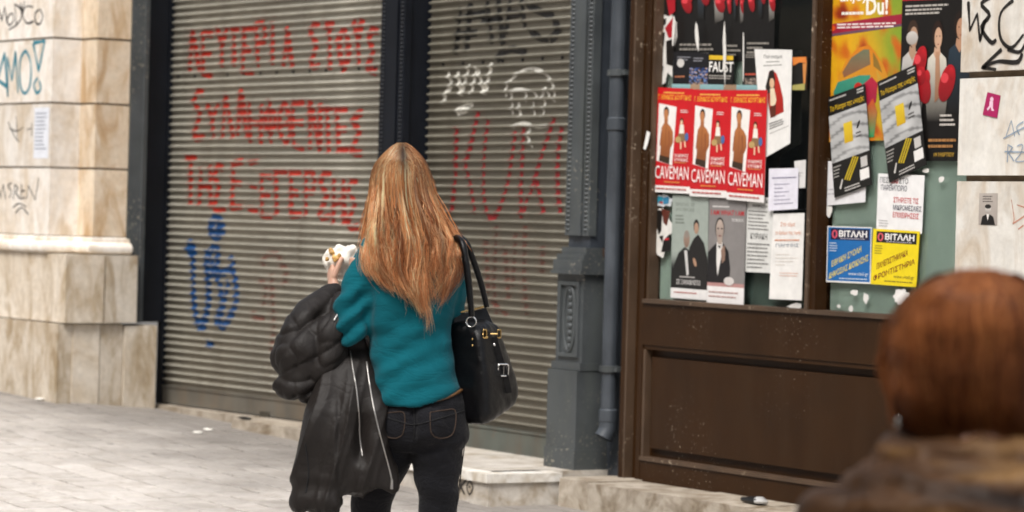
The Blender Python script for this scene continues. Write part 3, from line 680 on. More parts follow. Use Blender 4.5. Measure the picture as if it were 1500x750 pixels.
YK = -.5; zk = MAIN.Z(880, 709, YK); print('step', XC, ZS, 'kerb', zk)
KF = (rx1 + .05, MAIN.X(818, 703, YK) - .012)
t = thing('stone_kerb', 'worn beige kerb stones under the brown shopfront', 'kerb', loc=(2, -.4, .05)); xk = MAIN.X(818, 703, YK); put(one_box('kerb_stone', M_KERB, None, KF[0], KF[1], -.40, .1, -.1, zk - .012, bevel=.014, jit=.004), MAIN, t); cuts = [xk, MAIN.X(861, 712, YK), MAIN.X(972, 725, YK), MAIN.X(1090, 740, YK), xk + 2.6, xk + 3.6]
for k, (a, b) in enumerate(zip(cuts, cuts[1:])): put(one_box('kerb_stone', M_KERB, None, a + .002, b - .002, YK, .1, -.1, zk + (k % 2) * -.003, bevel=.016, jit=.004), MAIN, t)

# ------------------------------------------------------------------ brown shopfront with two windows
YW = -.17; YG = -.10
t = thing('shop_window', 'brown painted wooden shopfront with papered panes above a long panel', 'shopfront', loc=(2.5, YW, zk)); SHOP = t
X_ = lambda x, y=300, Y=YW: MAIN.X(x, y, Y); Z_ = lambda y, x=950, Y=YW: MAIN.Z(x, y, Y)
def WB(name, m, x0, x1, y0, y1, z0, z1, bevel=.004): return put(one_box(name, m, None, x0, x1, y0, y1, z0, z1, bevel=bevel), MAIN, SHOP)
xo, xi = X_(914, 500), X_(947, 430); XE = 4.6
zsill, zr0, zp1, zp0, zb = Z_(443), Z_(446), Z_(505, 945), Z_(674, 940), zk - .004
WB('outer_jamb', M_WOOD, xo, xo + .045, YW - .015, .2, zb, 3.5); WB('edge_bead', M_WOODE, xo + .047, xo + .062, YW - .02, 0, zb, 3.5); WB('groove', M_WOOD, xo + .064, xi - .062, YW + .03, .1, zb, 3.49)
WB('stile', M_WOOD, xi - .06, xi - .022, YW, .1, zb, 3.5); WB('glazing_bead', M_WOODE, xi - .02, xi, YW + .012, YG + .01, zsill, 3.5)
WB('rail', M_WOOD, xi - .0215, XE, YW, .1, zp1, zsill - .004); WB('sill_bead', M_WOODE, xi - .0195, XE, YW - .012, YG + .012, zsill - .003, zsill + .018, .005)
WB('bottom_rail', M_WOOD, xi - .0215, XE, YW + .002, .1, zb, zp0 - .001)
WB('panel_bead', M_WOOD, xi - .02, XE, YW + .006, .08, zp1 - .022, zp1 - .001, .006); WB('panel_bead', M_WOODE, xi - .02, XE, YW - .006, .08, zp0, zp0 + .02, .006); WB('panel_bead', M_WOODE, xi - .0205, xi + .002, YW + .004, .08, zp0 + .021, zp1 - .023, .006)
WB('panel', M_WOOD, xi - .02, XE, YW + .045, .1, zp0 + .01, zp1 - .01, 0); WB('panel_field', M_WOOD, xi + .035, XE, YW + .022, .09, zp0 + .065, zp1 - .06, .012)
xm0, xm1 = X_(1178, 440), X_(1193, 440)
WB('mullion', M_WOOD, xm0, xm1, YW + .002, .06, zsill + .005, 3.5); WB('mullion_bead', M_WOODE, xm0 + .01, xm0 + .035, YW - .008, .05, zsill + .019, 3.49)
g = NT('window glass'); g.base((.9, .95, .93)); M_GLASS = g.set(Roughness=.03, Transmission_Weight=1.0, IOR=1.45, Specular_IOR_Level=.5)
WB('pane', M_GLASS, xi, xm0, YG, YG + .006, zsill + .001, 3.48, 0); WB('pane', M_GLASS, xm1, XE, YG + .001, YG + .007, zsill + .001, 3.48, 0)
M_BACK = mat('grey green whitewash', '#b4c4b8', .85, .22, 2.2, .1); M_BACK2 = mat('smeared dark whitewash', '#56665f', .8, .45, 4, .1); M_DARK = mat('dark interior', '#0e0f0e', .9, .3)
Xg = lambda x, y=300: MAIN.X(x, y, YG + .03); Zg = lambda y, x=1000: MAIN.Z(x, y, YG + .03)
WB('whitewash_board', M_BACK, xi + .002, Xg(1094), YG + .014, YG + .02, zsill + .01, 3.4, 0); WB('whitewash_board', M_BACK2, Xg(1094) + .003, Xg(1190, 430), YG + .031, YG + .041, zsill + .01, Zg(385, 1130), 0)
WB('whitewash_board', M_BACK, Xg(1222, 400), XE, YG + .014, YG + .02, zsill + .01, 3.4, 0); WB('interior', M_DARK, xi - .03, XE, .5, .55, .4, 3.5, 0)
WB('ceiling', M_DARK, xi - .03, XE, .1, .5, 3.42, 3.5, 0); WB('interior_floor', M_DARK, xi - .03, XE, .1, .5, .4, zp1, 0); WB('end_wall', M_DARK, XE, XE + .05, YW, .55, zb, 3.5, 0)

# ------------------------------------------------------------------ right pale stone pier
YR = -.62
t = thing('stone_pier', 'pale limestone pier with deep joints at the right of the papered window', 'wall', loc=(4.6, YR, 0)); xr_ = MAIN.X(1405, 110, YR)
zj = [MAIN.Z(1450, v, YR) for v in (109, 261.5)]; hj = .013; zj2 = [zj[0] + .55, zj[0], zj[1], zj[1] - .52, zj[1] - 1.04]; print('pier', xr_, zj)
put(one_box('joint_core', M_MORTAR, None, xr_ + .03, xr_ + 5, YR + .03, .4, -.3, 3.5), MAIN, t)
lv = [3.5] + zj2 + [-.3]
for a, b in zip(lv, lv[1:]):
    w = [xr_ + random.uniform(-.006, .006), xr_ + random.uniform(1.0, 1.3), xr_ + 2.4, xr_ + 5]
    for c, d in zip(w, w[1:]): put(one_box('stone_block', M_WHITE, None, c + .003, d - .003, YR, YR + .5, b + hj, a - hj, bevel=.008, jit=.002), MAIN, t)
BK2 = flat_spray('thick black marker', '#17130f', .98)
px_paint('graffiti', MAIN, YR, [[(1419, 2), (1421, 45), (1432, 20), (1436, 60), (1444, 28)], S((1452, -4), (1438, 6), (1450, 22), (1438, 40), (1452, 62), (1460, 58)), S((1485, 0), (1466, 20), (1466, 55), (1482, 70), (1500, 50)), S((1476, 72), (1494, 76), (1502, 64)), [(1468, 72), (1439, 99), (1460, 102)], S((1440, 99), (1462, 90), (1490, 91), (1498, 78))], .022, BK2, t, 'bold black tag with an arrow')
px_paint('graffiti', MAIN, YR, [[(1474, 200), (1482, 176), (1487, 200)], [(1470, 203), (1502, 186)], S((1500, 178), (1490, 186), (1494, 198)), [(1476, 238), (1477, 212), (1484, 216), (1478, 224), (1486, 236)], [(1472, 222), (1504, 223)], S((1490, 214), (1498, 212), (1496, 224), (1488, 236), (1502, 236))], .008, BLUEM, t, 'faint blue letters struck through')
px_paint('graffiti', MAIN, YR, [S((1482, 292), (1486, 320), (1484, 328)), [(1484, 328), (1502, 316)], [(1490, 300), (1502, 304)], S((1492, 336), (1500, 330))], .008, flat_spray('orange marker', '#c98468', .6), t)
s = Sheet(MAIN, [(1447, 135), (1466, 140), (1461, 173), (1440, 168)], YR, .002, .001); s.rect(0, 0, 1, 1, '#a8245c'); s.ell(.42, .25, .13, .1, '#e9c6d6'); s.poly([(.3, .35), (.55, .33), (.62, .62), (.75, .72), (.55, .74), (.45, .6), (.3, .78), (.2, .72), (.33, .55)], '#e9c6d6')
s.build('sticker', 'small magenta sticker with white figure on the pale stone pier', 'sticker', '#a8245c')
s = Sheet(MAIN, [(1435, 283), (1462, 283), (1461, 330), (1434, 329)], YR, .003, .001); s.rect(0, 0, 1, 1, '#b3aaa2', '#a79d95'); s.lines(.2, .06, .8, .3, 3, '#5a5450'); s.ell(.5, .5, .16, .14, '#e3ded8', '#9a938c'); s.ell(.5, .42, .17, .07, '#2a2725'); s.poly([(.12, 1), (.2, .74), (.42, .66), (.58, .66), (.8, .74), (.9, 1)], '#1d1b1a'); s.poly([(.42, .66), (.58, .66), (.5, .86)], '#e3ded8')
s.build('sticker', 'small grey sticker with a portrait in a dark jacket on the pale stone pier', 'sticker', '#b3aaa2')

# ------------------------------------------------------------------ unseen building added behind the camera: shades the street and fills the reflections
t = thing('added_building', 'unseen plain ochre building added across the pedestrian street to shade it, with rows of dark windows', 'building', loc=(4, -14, 0))
M_OCH = mat('added building ochre plaster', '#8d7f6b', .9, .2, 2); M_WIN = mat('added building dark window glass', '#20262a', .2, .2)
put(one_box('wall', M_OCH, None, -22, 34, -18, -14, -.6, 11, bevel=0), MAIN, t)
for i in range(17):
    for j in range(3): put(one_box('added_building_window', M_WIN, None, -20 + i * 3.2, -18.7 + i * 3.2, -14.03, -13.98, .9 + j * 3.3, 2.9 + j * 3.3, bevel=0), MAIN, t)

# ------------------------------------------------------------------ posters and notices pasted on the panes
GP = 'posters pasted on the shop window'
def SH(px, layer, curl=.002): return Sheet(MAIN, px, YG - .0025 - .004 * layer, curl, .002)
def boxer(s, u, v0, sc, skin, top, hair, glove='#c3202a', back=False):
    """a printed half figure with boxing gloves"""
    s.poly([(u - .16 * sc, v0 + .34), (u - .13 * sc, v0 + .15), (u - .05 * sc, v0 + .115), (u + .05 * sc, v0 + .115), (u + .13 * sc, v0 + .15), (u + .17 * sc, v0 + .34), (u + .13 * sc, v0 + .52), (u - .12 * sc, v0 + .52)], top, '#14110f')
    s.poly([(u - .035 * sc, v0 + .07), (u + .035 * sc, v0 + .07), (u + .05 * sc, v0 + .125), (u, v0 + .17), (u - .05 * sc, v0 + .125)], skin)
    s.ell(u, v0 + .01, .078 * sc, .082, hair); s.ell(u + .012 * sc, v0 + .03, .055 * sc, .062, skin)
    s.ell(u - .012 * sc, v0 + .02, .008, .005, '#2a1a14'); s.ell(u + .034 * sc, v0 + .02, .008, .005, '#2a1a14'); s.poly([(u - .006, v0 + .066), (u + .03 * sc, v0 + .064), (u + .012 * sc, v0 + .072)], '#8a4038')
def glove(s, u, v, r=.1, rot=0):
    s.ell(u, v, r, r * .62, '#b31a24', '#7d1018', rot); s.ell(u - r * .25, v - r * .2, r * .42, r * .2, '#d8424a'); s.ell(u + r * .5, v - r * .35, r * .32, r * .24, '#c3202a', '#8a141c', .4)
def gloves_poster(px, layer, label, full=False):
    s = SH(px, layer); s.rect(0, 0, 1, 1, '#191512', '#0f0d0c')
    if full:
        s.rect(0, .0, 1, .055, '#b01c28'); s.text('Μάνος Σαββίδης, Αλέξανδρος', .06, .012, .94, .043, '#f0e8e4', .006)
        for k, y in enumerate((.085, .108, .13)): s.lines(.06, y - .01, .8 - k * .08, y + .012, 1, '#b8b2aa', .1, .5)
        boxer(s, .20, .24, 1.25, '#b08d74', '#c9c5bf', '#3a2a20'); s.ell(.19, .275, .1, .04, '#cfcac4', '#a49c94')
        boxer(s, .62, .25, 1.15, '#c9a287', '#d9d3c6', '#2b1b14'); boxer(s, .99, .2, 1.3, '#b68a6d', '#2a3844', '#241812')
        s.poly([(.60, .36), (.66, .36), (.70, .62), (.60, .66)], '#b98d6f', '#8a644c')
        glove(s, .33, .43, .14, -.6); glove(s, .40, .555, .15, .5); glove(s, .80, .545, .15, -.5); glove(s, .36, .50, .09)
        s.lines(.7, .72, .98, .8, 3, '#c7c0b8', .3); s.lines(.52, .86, .98, .93, 2, '#a87848', .4); s.text('19 ΜΑΡΤΙΟΥ', .62, .95, .95, .975, '#c8a03c')
    else:
        boxer(s, .22, -.3, 1.3, '#c09a7e', '#c9bfae', '#3a2a20'); boxer(s, .56, -.32, 1.3, '#c09a7e', '#3b4652', '#2b1b14'); boxer(s, .88, -.28, 1.3, '#c8a184', '#dad5cd', '#2b1b14')
        s.poly([(.48, 0), (.62, 0), (.62, .5), (.5, .5)], '#3a4550', '#16130f'); s.poly([(.8, 0), (1, 0), (1, .5), (.84, .55)], '#d6d2ca', '#2a2622')
        glove(s, .27, .3, .14, .9); glove(s, .63, .18, .15, 1.2); glove(s, .1, .08, .13, .6); glove(s, .93, .3, .13, .9)
        s.lines(.15, .78, .9, .95, 3, '#8d8880', .4)
    return s.build('poster', label, 'poster', '#1a1613', GP, rough=.35)
# dark theatre posters along the top of the left pane
gloves_poster([(988, -30), (1062, -30), (1060, 88), (986, 88)], 0, 'dark boxing glove poster with ragged left edge at the top of the left pane')
gloves_poster([(1062, -30), (1091, -30), (1090, 90), (1061, 90)], 1, 'narrow slice of a dark boxing glove poster between two wider copies')
gloves_poster([(1090, -32), (1137, -32), (1134, 86), (1089, 86)], 2, 'dark boxing glove poster bordering the bare black glass')
def strips(name, label, px, layer, polys, col='#d9d6d0'):
    """ragged torn paper left on the glass"""
    s = SH(px, layer, .004)
    for i, (pts, c) in enumerate(polys): s.poly(pts, c)
    random.seed(len(label)); out = []
    NP = 9 if abs(px[1][0] - px[0][0]) < 14 else 22
    for i in range(NP):
        q = i / NP * 2 * math.pi; r = .5 + random.uniform(-.16, .03); out.append((.5 + r * math.cos(q) * (1.1 if abs(math.cos(q)) > .6 else 1), .5 + r * math.sin(q) * (1.1 if abs(math.sin(q)) > .6 else 1)))
    return s.build(name, label, 'torn paper', col, 'torn paper remnants on the shop window', outline=out)
strips('torn_poster', 'torn white and black poster remnant down the upper left edge of the left pane', [(955, -20), (992, -20), (990, 126), (956, 126)], 1,
    [([(.5, .05), (.75, .1), (.7, .3), (.5, .28)], '#1c1917'), ([(.6, .12), (.95, .02), (.95, .25), (.72, .3)], '#a81f2a'), ([(.3, .35), (.6, .32), (.58, .38), (.32, .41)], '#242120'), ([(.55, .42), (.9, .3), (.95, .5), (.7, .52)], '#a81f2a'), ([(.32, .48), (.55, .46), (.5, .6), (.34, .58)], '#2b2826'), ([(.6, .55), (.95, .52), (.9, .8), (.62, .78)], '#1c1917'), ([(.2, .66), (.45, .66), (.4, .74), (.22, .76)], '#343130'), ([(.25, .8), (.5, .8), (.45, .88)], '#1c1917')])
s = SH([(988, 76), (1041, 78), (1040, 129), (986, 130)], 3); s.rect(0, 0, 1, 1, '#17161a', '#121014'); s.lines(.1, .1, .5, .24, 2, '#8a8a90', .4); s.lines(.55, .12, .9, .26, 2, '#8a8a90', .4); s.grid(.45, .42, .98, .95, lambda u, v: srgb(random.choice(['#2b4a8c', '#17161a', '#c9a58c', '#3b2a26', '#6c8cc0', '#17161a']))); s.ell(.2, .3, .1, .12, '#c9c5c0'); s.lines(.05, .62, .4, .72, 1, '#a86a4a')
s.build('poster', 'small dark blue and black poster left of the yellow barred one', 'poster', '#17161a', GP, rough=.35)
s = SH([(1089, 72), (1128, 72), (1126, 132), (1088, 132)], 3); s.rect(0, 0, 1, 1, '#161412', '#1c1816'); s.lines(.1, .12, .8, .22, 2, '#9a948c', .4); s.lines(.1, .56, .9, .66, 1, '#b8503c', .2); s.grid(.1, .7, .9, .98, lambda u, v: srgb(random.choice(['#4a3f3a', '#b8a898', '#1c1816', '#7a6a62'])))
s.build('poster', 'small black poster with faint red line beside the white play notice', 'poster', '#161412', GP, rough=.35)
s = SH([(1039, 80), (1077, 81), (1075, 126), (1037, 125)], 4); s.rect(0, 0, 1, 1, '#12110f'); s.rect(.02, .02, .95, .16, '#d9b32a'); s.text('FAUST', .04, .22, .97, .56, '#efece6', .016); s.lines(.05, .64, .95, .8, 2, '#a8a29a', .1)
s.build('poster', 'small black poster reading FAUST under a yellow bar', 'poster', '#12110f', GP, rough=.35)
# white torn edges over the dark posters
for lab, px in (('long thin white paper strip torn over the boxing glove posters', [(1059, 28), (1064, 28), (1064, 122), (1060, 122)]), ('white ragged strip hanging below the leftmost boxing glove poster', [(1017, 32), (1022, 32), (1026, 74), (1020, 74)]), ('hair thin white strip on the dark poster seam', [(1088, 36), (1091, 38), (1090, 130), (1088, 130)]), ('white curled strip along the left torn poster', [(985, 16), (991, 18), (987, 74), (984, 74)])):
    strips('paper_strip', lab, px, 6, [])
# blue tape band behind the red posters
s = SH([(985, 123), (1126, 125), (1126, 133), (985, 133)], 5, .001); s.rect(0, 0, 1, 1, '#8fb5b8', '#7fa4a6'); s.rect(.2, 0, .3, 1, '#a58a70'); s.rect(.55, 0, .68, 1, '#9a7f66')
s.build('tape_strip', 'pale blue paper strip showing above the three red posters', 'paper strip', '#8fb5b8')
def caveman(px, layer, label):
    s = SH(px, layer, .003); s.rect(0, 0, 1, .935, '#c8161e', '#c01820'); s.rect(0, .935, 1, 1, '#e9e5e2')
    s.lines(.2, .03, .8, .06, 1, '#e8b050', .1); s.text('Γ. ΕΘΝΙΚΟΣ ΚΟΥΡΤΙΔΗΣ', .05, .065, .96, .112, '#f0b63a', .01)
    s.poly([(.08, .15), (.57, .18), (.49, .74), (.06, .70)], '#ece7e2')
    # printed photograph: bare man from behind his shoulder
    sk = '#b5713f'
    s.poly([(.15, .50), (.17, .38), (.24, .335), (.31, .33), (.42, .37), (.49, .42), (.50, .52), (.43, .58), (.41, .72), (.14, .69), (.16, .58)], sk, '#7a4424'); s.poly([(.24, .28), (.34, .28), (.34, .36), (.24, .35)], '#a7663a')
    s.ell(.29, .235, .075, .055, '#2b1a12'); s.ell(.285, .255, .062, .05, '#b87a4c'); s.poly([(.16, .42), (.20, .43), (.17, .56), (.13, .55)], '#9a5a32'); s.poly([(.36, .42), (.40, .40), (.42, .56), (.34, .6), (.32, .57), (.38, .53)], '#8f5230')
    s.poly([(.14, .645), (.42, .665), (.41, .73), (.13, .70)], '#3a2a1c'); s.poly([(.29, .37), (.31, .37), (.30, .62), (.28, .62)], '#8f5230')
    s.lines(.68, .2, .9, .235, 2, '#f1d9d4', .2)
    # small cartoon woman with basket
    s.ell(.72, .31, .05, .03, '#5a2a1a'); s.ell(.72, .325, .035, .022, '#e8c0a0'); s.poly([(.68, .345), (.78, .345), (.80, .43), (.66, .43)], '#ece4d8'); s.poly([(.64, .43), (.82, .43), (.84, .50), (.62, .51)], '#8a6a4a'); s.ell(.64, .49, .08, .03, '#b79a62'); s.ell(.87, .46, .05, .04, '#4a6aa0'); s.poly([(.70, .51), (.74, .51), (.74, .58), (.70, .58)], '#e8c0a0'); s.poly([(.80, .50), (.84, .5), (.86, .56), (.82, .56)], '#e8c0a0')
    s.text('ΒΛΑΔΙΜΗΡΟΣ', .56, .625, .93, .655, '#f3e6e0', .01); s.text('ΚΥΡΙΑΚΙΔΗΣ', .56, .665, .93, .695, '#f3e6e0', .01); s.lines(.56, .7, .9, .715, 1, '#e0a060', .1)
    s.text('CAVEMAN', .04, .745, .95, .87, '#f2ece8', .0); s.lines(.3, .885, .75, .91, 1, '#e09048', .1); s.lines(.08, .945, .9, .985, 1, '#b0302c', .1, .3)
    return s.build('poster', label, 'poster', '#cfc9c5', GP, rough=.38)
caveman([(963, 128), (1016, 130), (1012, 284), (958, 281)], 7, 'red CAVEMAN poster nearest the drainpipe, first of three')
caveman([(1016, 131), (1069, 132), (1065, 290), (1011, 287)], 8, 'red CAVEMAN poster between two identical red posters')
caveman([(1069, 132), (1125, 132), (1120, 297), (1065, 292)], 9, 'red CAVEMAN poster overlapping the white play notice')
s = SH([(1106, 72), (1161, 73), (1158, 210), (1118, 233)], 6, .003); s.rect(0, 0, 1, 1, '#e8e6e2'); s.text('Πολιτισμοί', .24, .05, .74, .095, '#2a2624', .012); s.lines(.3, .11, .66, .13, 1, '#6a6660', .1); s.lines(.22, .145, .74, .165, 1, '#7a7670', .1)
s.poly([(.30, .33), (.36, .22), (.46, .2), (.58, .24), (.68, .36), (.76, .5), (.78, .64), (.35, .66), (.30, .5)], '#b8281c', '#a02018'); s.poly([(.24, .36), (.38, .21), (.5, .2), (.54, .3), (.5, .42), (.3, .42)], '#241a16'); s.ell(.44, .33, .07, .05, '#d9b08e'); s.poly([(.38, .38), (.5, .38), (.56, .5), (.5, .56), (.36, .54)], '#e4d2b4'); s.poly([(.34, .56), (.54, .54), (.52, .66), (.36, .66)], '#5a2a1c')
s.lines(.3, .7, .85, .77, 3, '#4a4642', .3); s.lines(.3, .8, .95, .81, 1, '#5a5652', .0)
s.build('notice_sheet', 'tall white notice with a figure in a red cloak', 'notice', '#e8e6e2', GP)
s = SH([(1161, 84), (1184, 83), (1182, 132), (1159, 132)], 4, .003); s.rect(0, 0, 1, 1, '#181614'); s.poly([(0, 0), (.9, 0), (.95, .2), (.5, .16), (.1, .26)], '#d98038'); s.poly([(.7, .2), (.95, .2), (.92, .8), (.8, .82)], '#d08848'); s.poly([(.1, .85), (.9, .8), (.9, 1), (.1, 1)], '#a8a05c')
s.build('poster', 'torn orange and black poster scrap by the window mullion', 'poster', '#8a5a34', GP, rough=.4)
s = SH([(1127, 247), (1170, 246), (1169, 306), (1126, 309)], 8, .004); s.lines(.12, .18, .95, .28, 1, '#8c88a0', .0, .3); s.lines(.2, .34, .85, .9, 6, '#a29eb2', .6, .25)
s.build('notice_sheet', 'pale lavender sheet with faint handwriting, right of the red posters', 'notice', '#dcdae4', GP)
s = SH([(1164, 236), (1181, 234), (1180, 275), (1166, 276)], 5, .004); s.lines(.2, .4, .8, .6, 2, '#c8c6c4'); s.build('notice_sheet', 'blank white paper scrap tucked behind the lavender sheet', 'notice', '#d6d4d2', GP)
# grey theatre posters below
s = SH([(986, 286), (1039, 288), (1036, 440), (983, 436)], 4, .002); s.grid(0, 0, 1, .90, lambda u, v: tuple(a * (1 - smoothstep(.62, .8, v)) + b * smoothstep(.62, .8, v) for a, b in zip(srgb('#9aa39b'), srgb('#171716')))); s.rect(0, .9, 1, 1, '#e4e2e0')
s.text('ΕΡΩΤΑΣ ΣΕ', .1, .07, .62, .10, '#70776f', .004); s.text('ΔΥΟ ΠΡΑΞΕΙΣ', .1, .12, .62, .15, '#70776f', .004); s.lines(.1, .18, .4, .28, 3, '#70776f', .4)
s.poly([(.02, .9), (.08, .68), (.2, .56), (.36, .5), (.52, .53), (.6, .7), (.62, .9)], '#1a1918'); s.ell(.42, .42, .085, .085, '#a08878', '#80685a'); s.ell(.42, .375, .07, .035, '#8d8278'); s.poly([(.36, .53), (.44, .53), (.5, .76), (.44, .78)], '#c9c7c4'); s.poly([(.5, .9), (.5, .5), (.62, .41), (.74, .37), (.9, .45), (1, .6), (1, .9)], '#1f1d1c'); s.ell(.68, .29, .075, .065, '#241c18'); s.ell(.685, .31, .06, .055, '#a88872'); s.ell(.66, .64, .06, .03, '#b08a70', rot=.6)
s.lines(.25, .775, .7, .80, 1, '#b8b4b0', .1); s.text('ΣΕ ΞΑΝΑΒΛΕΠΩ', .16, .815, .82, .86, '#d8d5d1', .008); s.lines(.1, .925, .8, .96, 1, '#b05a50', .2, .3)
s.build('poster', 'grey green theatre poster with two seated people in black', 'poster', '#9aa39b', GP, rough=.4)
s = SH([(1040, 289), (1094, 291), (1090, 448), (1036, 444)], 5, .002); s.grid(0, 0, 1, .85, lambda u, v: tuple(c * (1 - .12 * abs(u - .5)) for c in srgb('#85817f'))); s.rect(0, .80, 1, .86, '#8a5a58'); s.rect(0, .82, 1, 1, '#e6e3e1'); s.rect(0, .80, 1, .835, '#b48884')
s.text('I AM WHAT I AM', .06, .115, .95, .165, '#b3232b', .018); s.lines(.1, .07, .55, .095, 1, '#d8d5d2', .0); s.text('THE MUSICAL', .62, .19, .95, .22, '#d8d5d2', .01)
s.poly([(0, .80), (.0, .52), (.14, .46), (.28, .41), (.42, .43), (.56, .5), (.62, .66), (.6, .80)], '#1b191b'); s.poly([(.24, .42), (.4, .42), (.36, .58), (.28, .74), (.24, .6)], '#e1deda'); s.ell(.31, .29, .125, .105, '#2a2523'); s.ell(.315, .305, .105, .1, '#b9a89c', '#93837a'); s.poly([(.25, .37), (.39, .37), (.38, .44), (.27, .44)], '#a8988c'); s.ell(.27, .29, .022, .009, '#2a2523'); s.ell(.37, .29, .022, .009, '#2a2523'); s.ell(.32, .36, .035, .008, '#7a4a46'); s.ell(.42, .52, .07, .05, '#b39f92', rot=.9); s.poly([(.36, .5), (.46, .44), (.48, .58), (.4, .62)], '#8a6f60'); s.poly([(.27, .45), (.37, .45), (.32, .48)], '#141214'); s.ell(.6, .78, .14, .04, '#cfc9c5')
s.lines(.06, .87, .9, .95, 2, '#b08a86', .4, .3)
s.build('poster', 'grey musical poster with red title and man in tuxedo', 'poster', '#85817f', GP, rough=.4)
s = SH([(1093, 287), (1134, 290), (1130, 400), (1090, 398)], 3, .002); random.seed(11)
s.text('ΘΕΑΤΡΟ ΣΚΑ', .1, .03, .9, .075, '#5a5a58', .006); s.text('ΑΜΦΙΣΣΑ', .25, .1, .8, .14, '#4a4a48', .01); s.lines(.12, .17, .92, .45, 6, '#7e7d7b', .35, .35); s.text('ΚΥΡΙΑΚΗ', .22, .48, .82, .56, '#5a5958', .006); s.lines(.12, .6, .92, .96, 7, '#7e7d7b', .35, .35)
s.build('notice_sheet', 'white sheet dense with grey type beside the musical poster', 'notice', '#d2d2ce', GP)
s = SH([(1133, 313), (1179, 312), (1175, 440), (1127, 438)], 5, .005); s.text('Στο αίμα', .26, .10, .72, .16, '#d8906c', .0); s.text('το δρόμο της τιμής', .1, .2, .92, .255, '#d8906c', .0); s.lines(.1, .29, .9, .33, 1, '#d08a6a', .2, .4); s.text('ΓΙΑΝΝΗΣ', .14, .35, .86, .39, '#7d8694', .006); s.lines(.15, .46, .9, .62, 4, '#dcd4cc', .6, .2); s.lines(.3, .68, .9, .74, 2, '#dca48c', .3, .2)
s.build('notice_sheet', 'large white sheet with orange handwriting at lower right of the left pane', 'notice', '#e2e0dc', GP)
strips('torn_poster', 'torn black and white poster with red scraps low at the left pane edge', [(953, 301), (986, 302), (985, 375), (954, 372)], 3, [([(.3, .08), (.55, .1), (.5, .5), (.38, .6), (.28, .4)], '#1a1715'), ([(.5, .05), (.9, .1), (.75, .4), (.6, .34)], '#5a2a1e'), ([(.6, .7), (.9, .55), (.95, .9), (.5, .94)], '#171514'), ([(.4, .62), (.6, .6), (.55, .75)], '#211c1a'), ([(.65, .66), (.85, .64), (.85, .68), (.66, .7)], '#c02a34')])
strips('paper_scrap', 'blue and red printed scrap just under the first red poster', [(956, 284), (987, 284), (986, 304), (957, 303)], 3, [([(.2, .2), (.5, .2), (.5, .7), (.25, .7)], '#2a8ca4'), ([(.5, .3), (.8, .2), (.8, .7), (.55, .8)], '#357ca0'), ([(.3, .6), (.5, .55), (.5, .8)], '#a83a3a')], '#c9cdd0')
# right pane: colourful painted poster
random.seed(5)
s = SH([(1213, -52), (1323, -55), (1319, 205), (1211, 208)], 1, .002)
def splash(u, v):
    n = noise.noise(Vector((u * 3.2, v * 5.1, 2.))); m = noise.noise(Vector((u * 7, v * 9, 7.))); g = smoothstep(.35, 1., u + .25 * n)
    a = srgb('#d9a21c'); b = srgb('#7f9a2e'); c = srgb('#c4621a'); d = srgb('#8a2e18')
    k = smoothstep(-.1, .45, m + .2 * n); col = tuple(x * (1 - g) + y * g for x, y in zip(a, b)); col = tuple(x * (1 - k) + y * k for x, y in zip(col, c)); w = smoothstep(.5, .8, m - n * .3 + (1 - u) * .15); return tuple(x * (1 - w) + y * w for x, y in zip(col, d))
s.grid(0, 0, 1, 1, splash, 26, 40)
s.text('Du!', .53, .19, .82, .292, '#f0ece2', .03); s.lines(.2, .265, .5, .285, 1, '#ece6da', .0, .8); s.text('Enjoy', .18, .165, .56, .225, '#f0ece2', .02)
s.poly([(0, .34), (1, .29), (1, .345), (0, .395)], '#9a2238'); s.poly([(0, .395), (1, .345), (1, .36), (0, .41)], '#6a4a5a'); s.ell(.07, .36, .05, .018, '#d85020')
for y in (.343, .36): s.lines(.14, y - .012, .98, y + .006, 1, '#e8d8d4', .1, .5)
s.poly([(.16, .64), (.26, .55), (.42, .475), (.58, .46), (.66, .50), (.78, .58), (.86, .68), (.84, .74), (.2, .72)], '#d07a1e', '#c8952a'); s.poly([(.22, .61), (.34, .53), (.5, .485), (.58, .485), (.6, .57), (.24, .64)], '#6d7258', '#8a5a3c'); s.poly([(.63, .5), (.7, .55), (.76, .62), (.64, .58)], '#8a6a2a')
s.poly([(.1, .72), (.16, .665), (.45, .63), (.6, .63), (.58, .69), (.3, .74), (.12, .77)], '#3f8f74', '#2f7c6a'); s.ell(.44, .70, .06, .03, '#b8281c'); s.poly([(.34, .77), (.45, .7), (.62, .64), (.7, .68), (.68, .78), (.54, .86), (.36, .84)], '#b2243c', '#8c1c3c'); s.poly([(.05, .78), (.3, .76), (.34, .85), (.08, .9)], '#6f86a4', '#a8586a'); s.ell(.2, .83, .06, .04, '#3a7ab8'); s.poly([(.48, .86), (.64, .76), (.7, .84), (.66, .98), (.5, .98)], '#c8481e', '#2f8f5a'); s.poly([(.68, .6), (.84, .7), (.84, .76), (.72, .72)], '#c9a03c', '#a8701e')
s.build('poster', 'bright yellow and green painted poster of an old car', 'poster', '#b98a2a', GP, rough=.35)
gloves_poster([(1323, -12), (1410, -16), (1404, 236), (1316, 236)], 2, 'large black boxing poster with a red banner on the right pane', True)
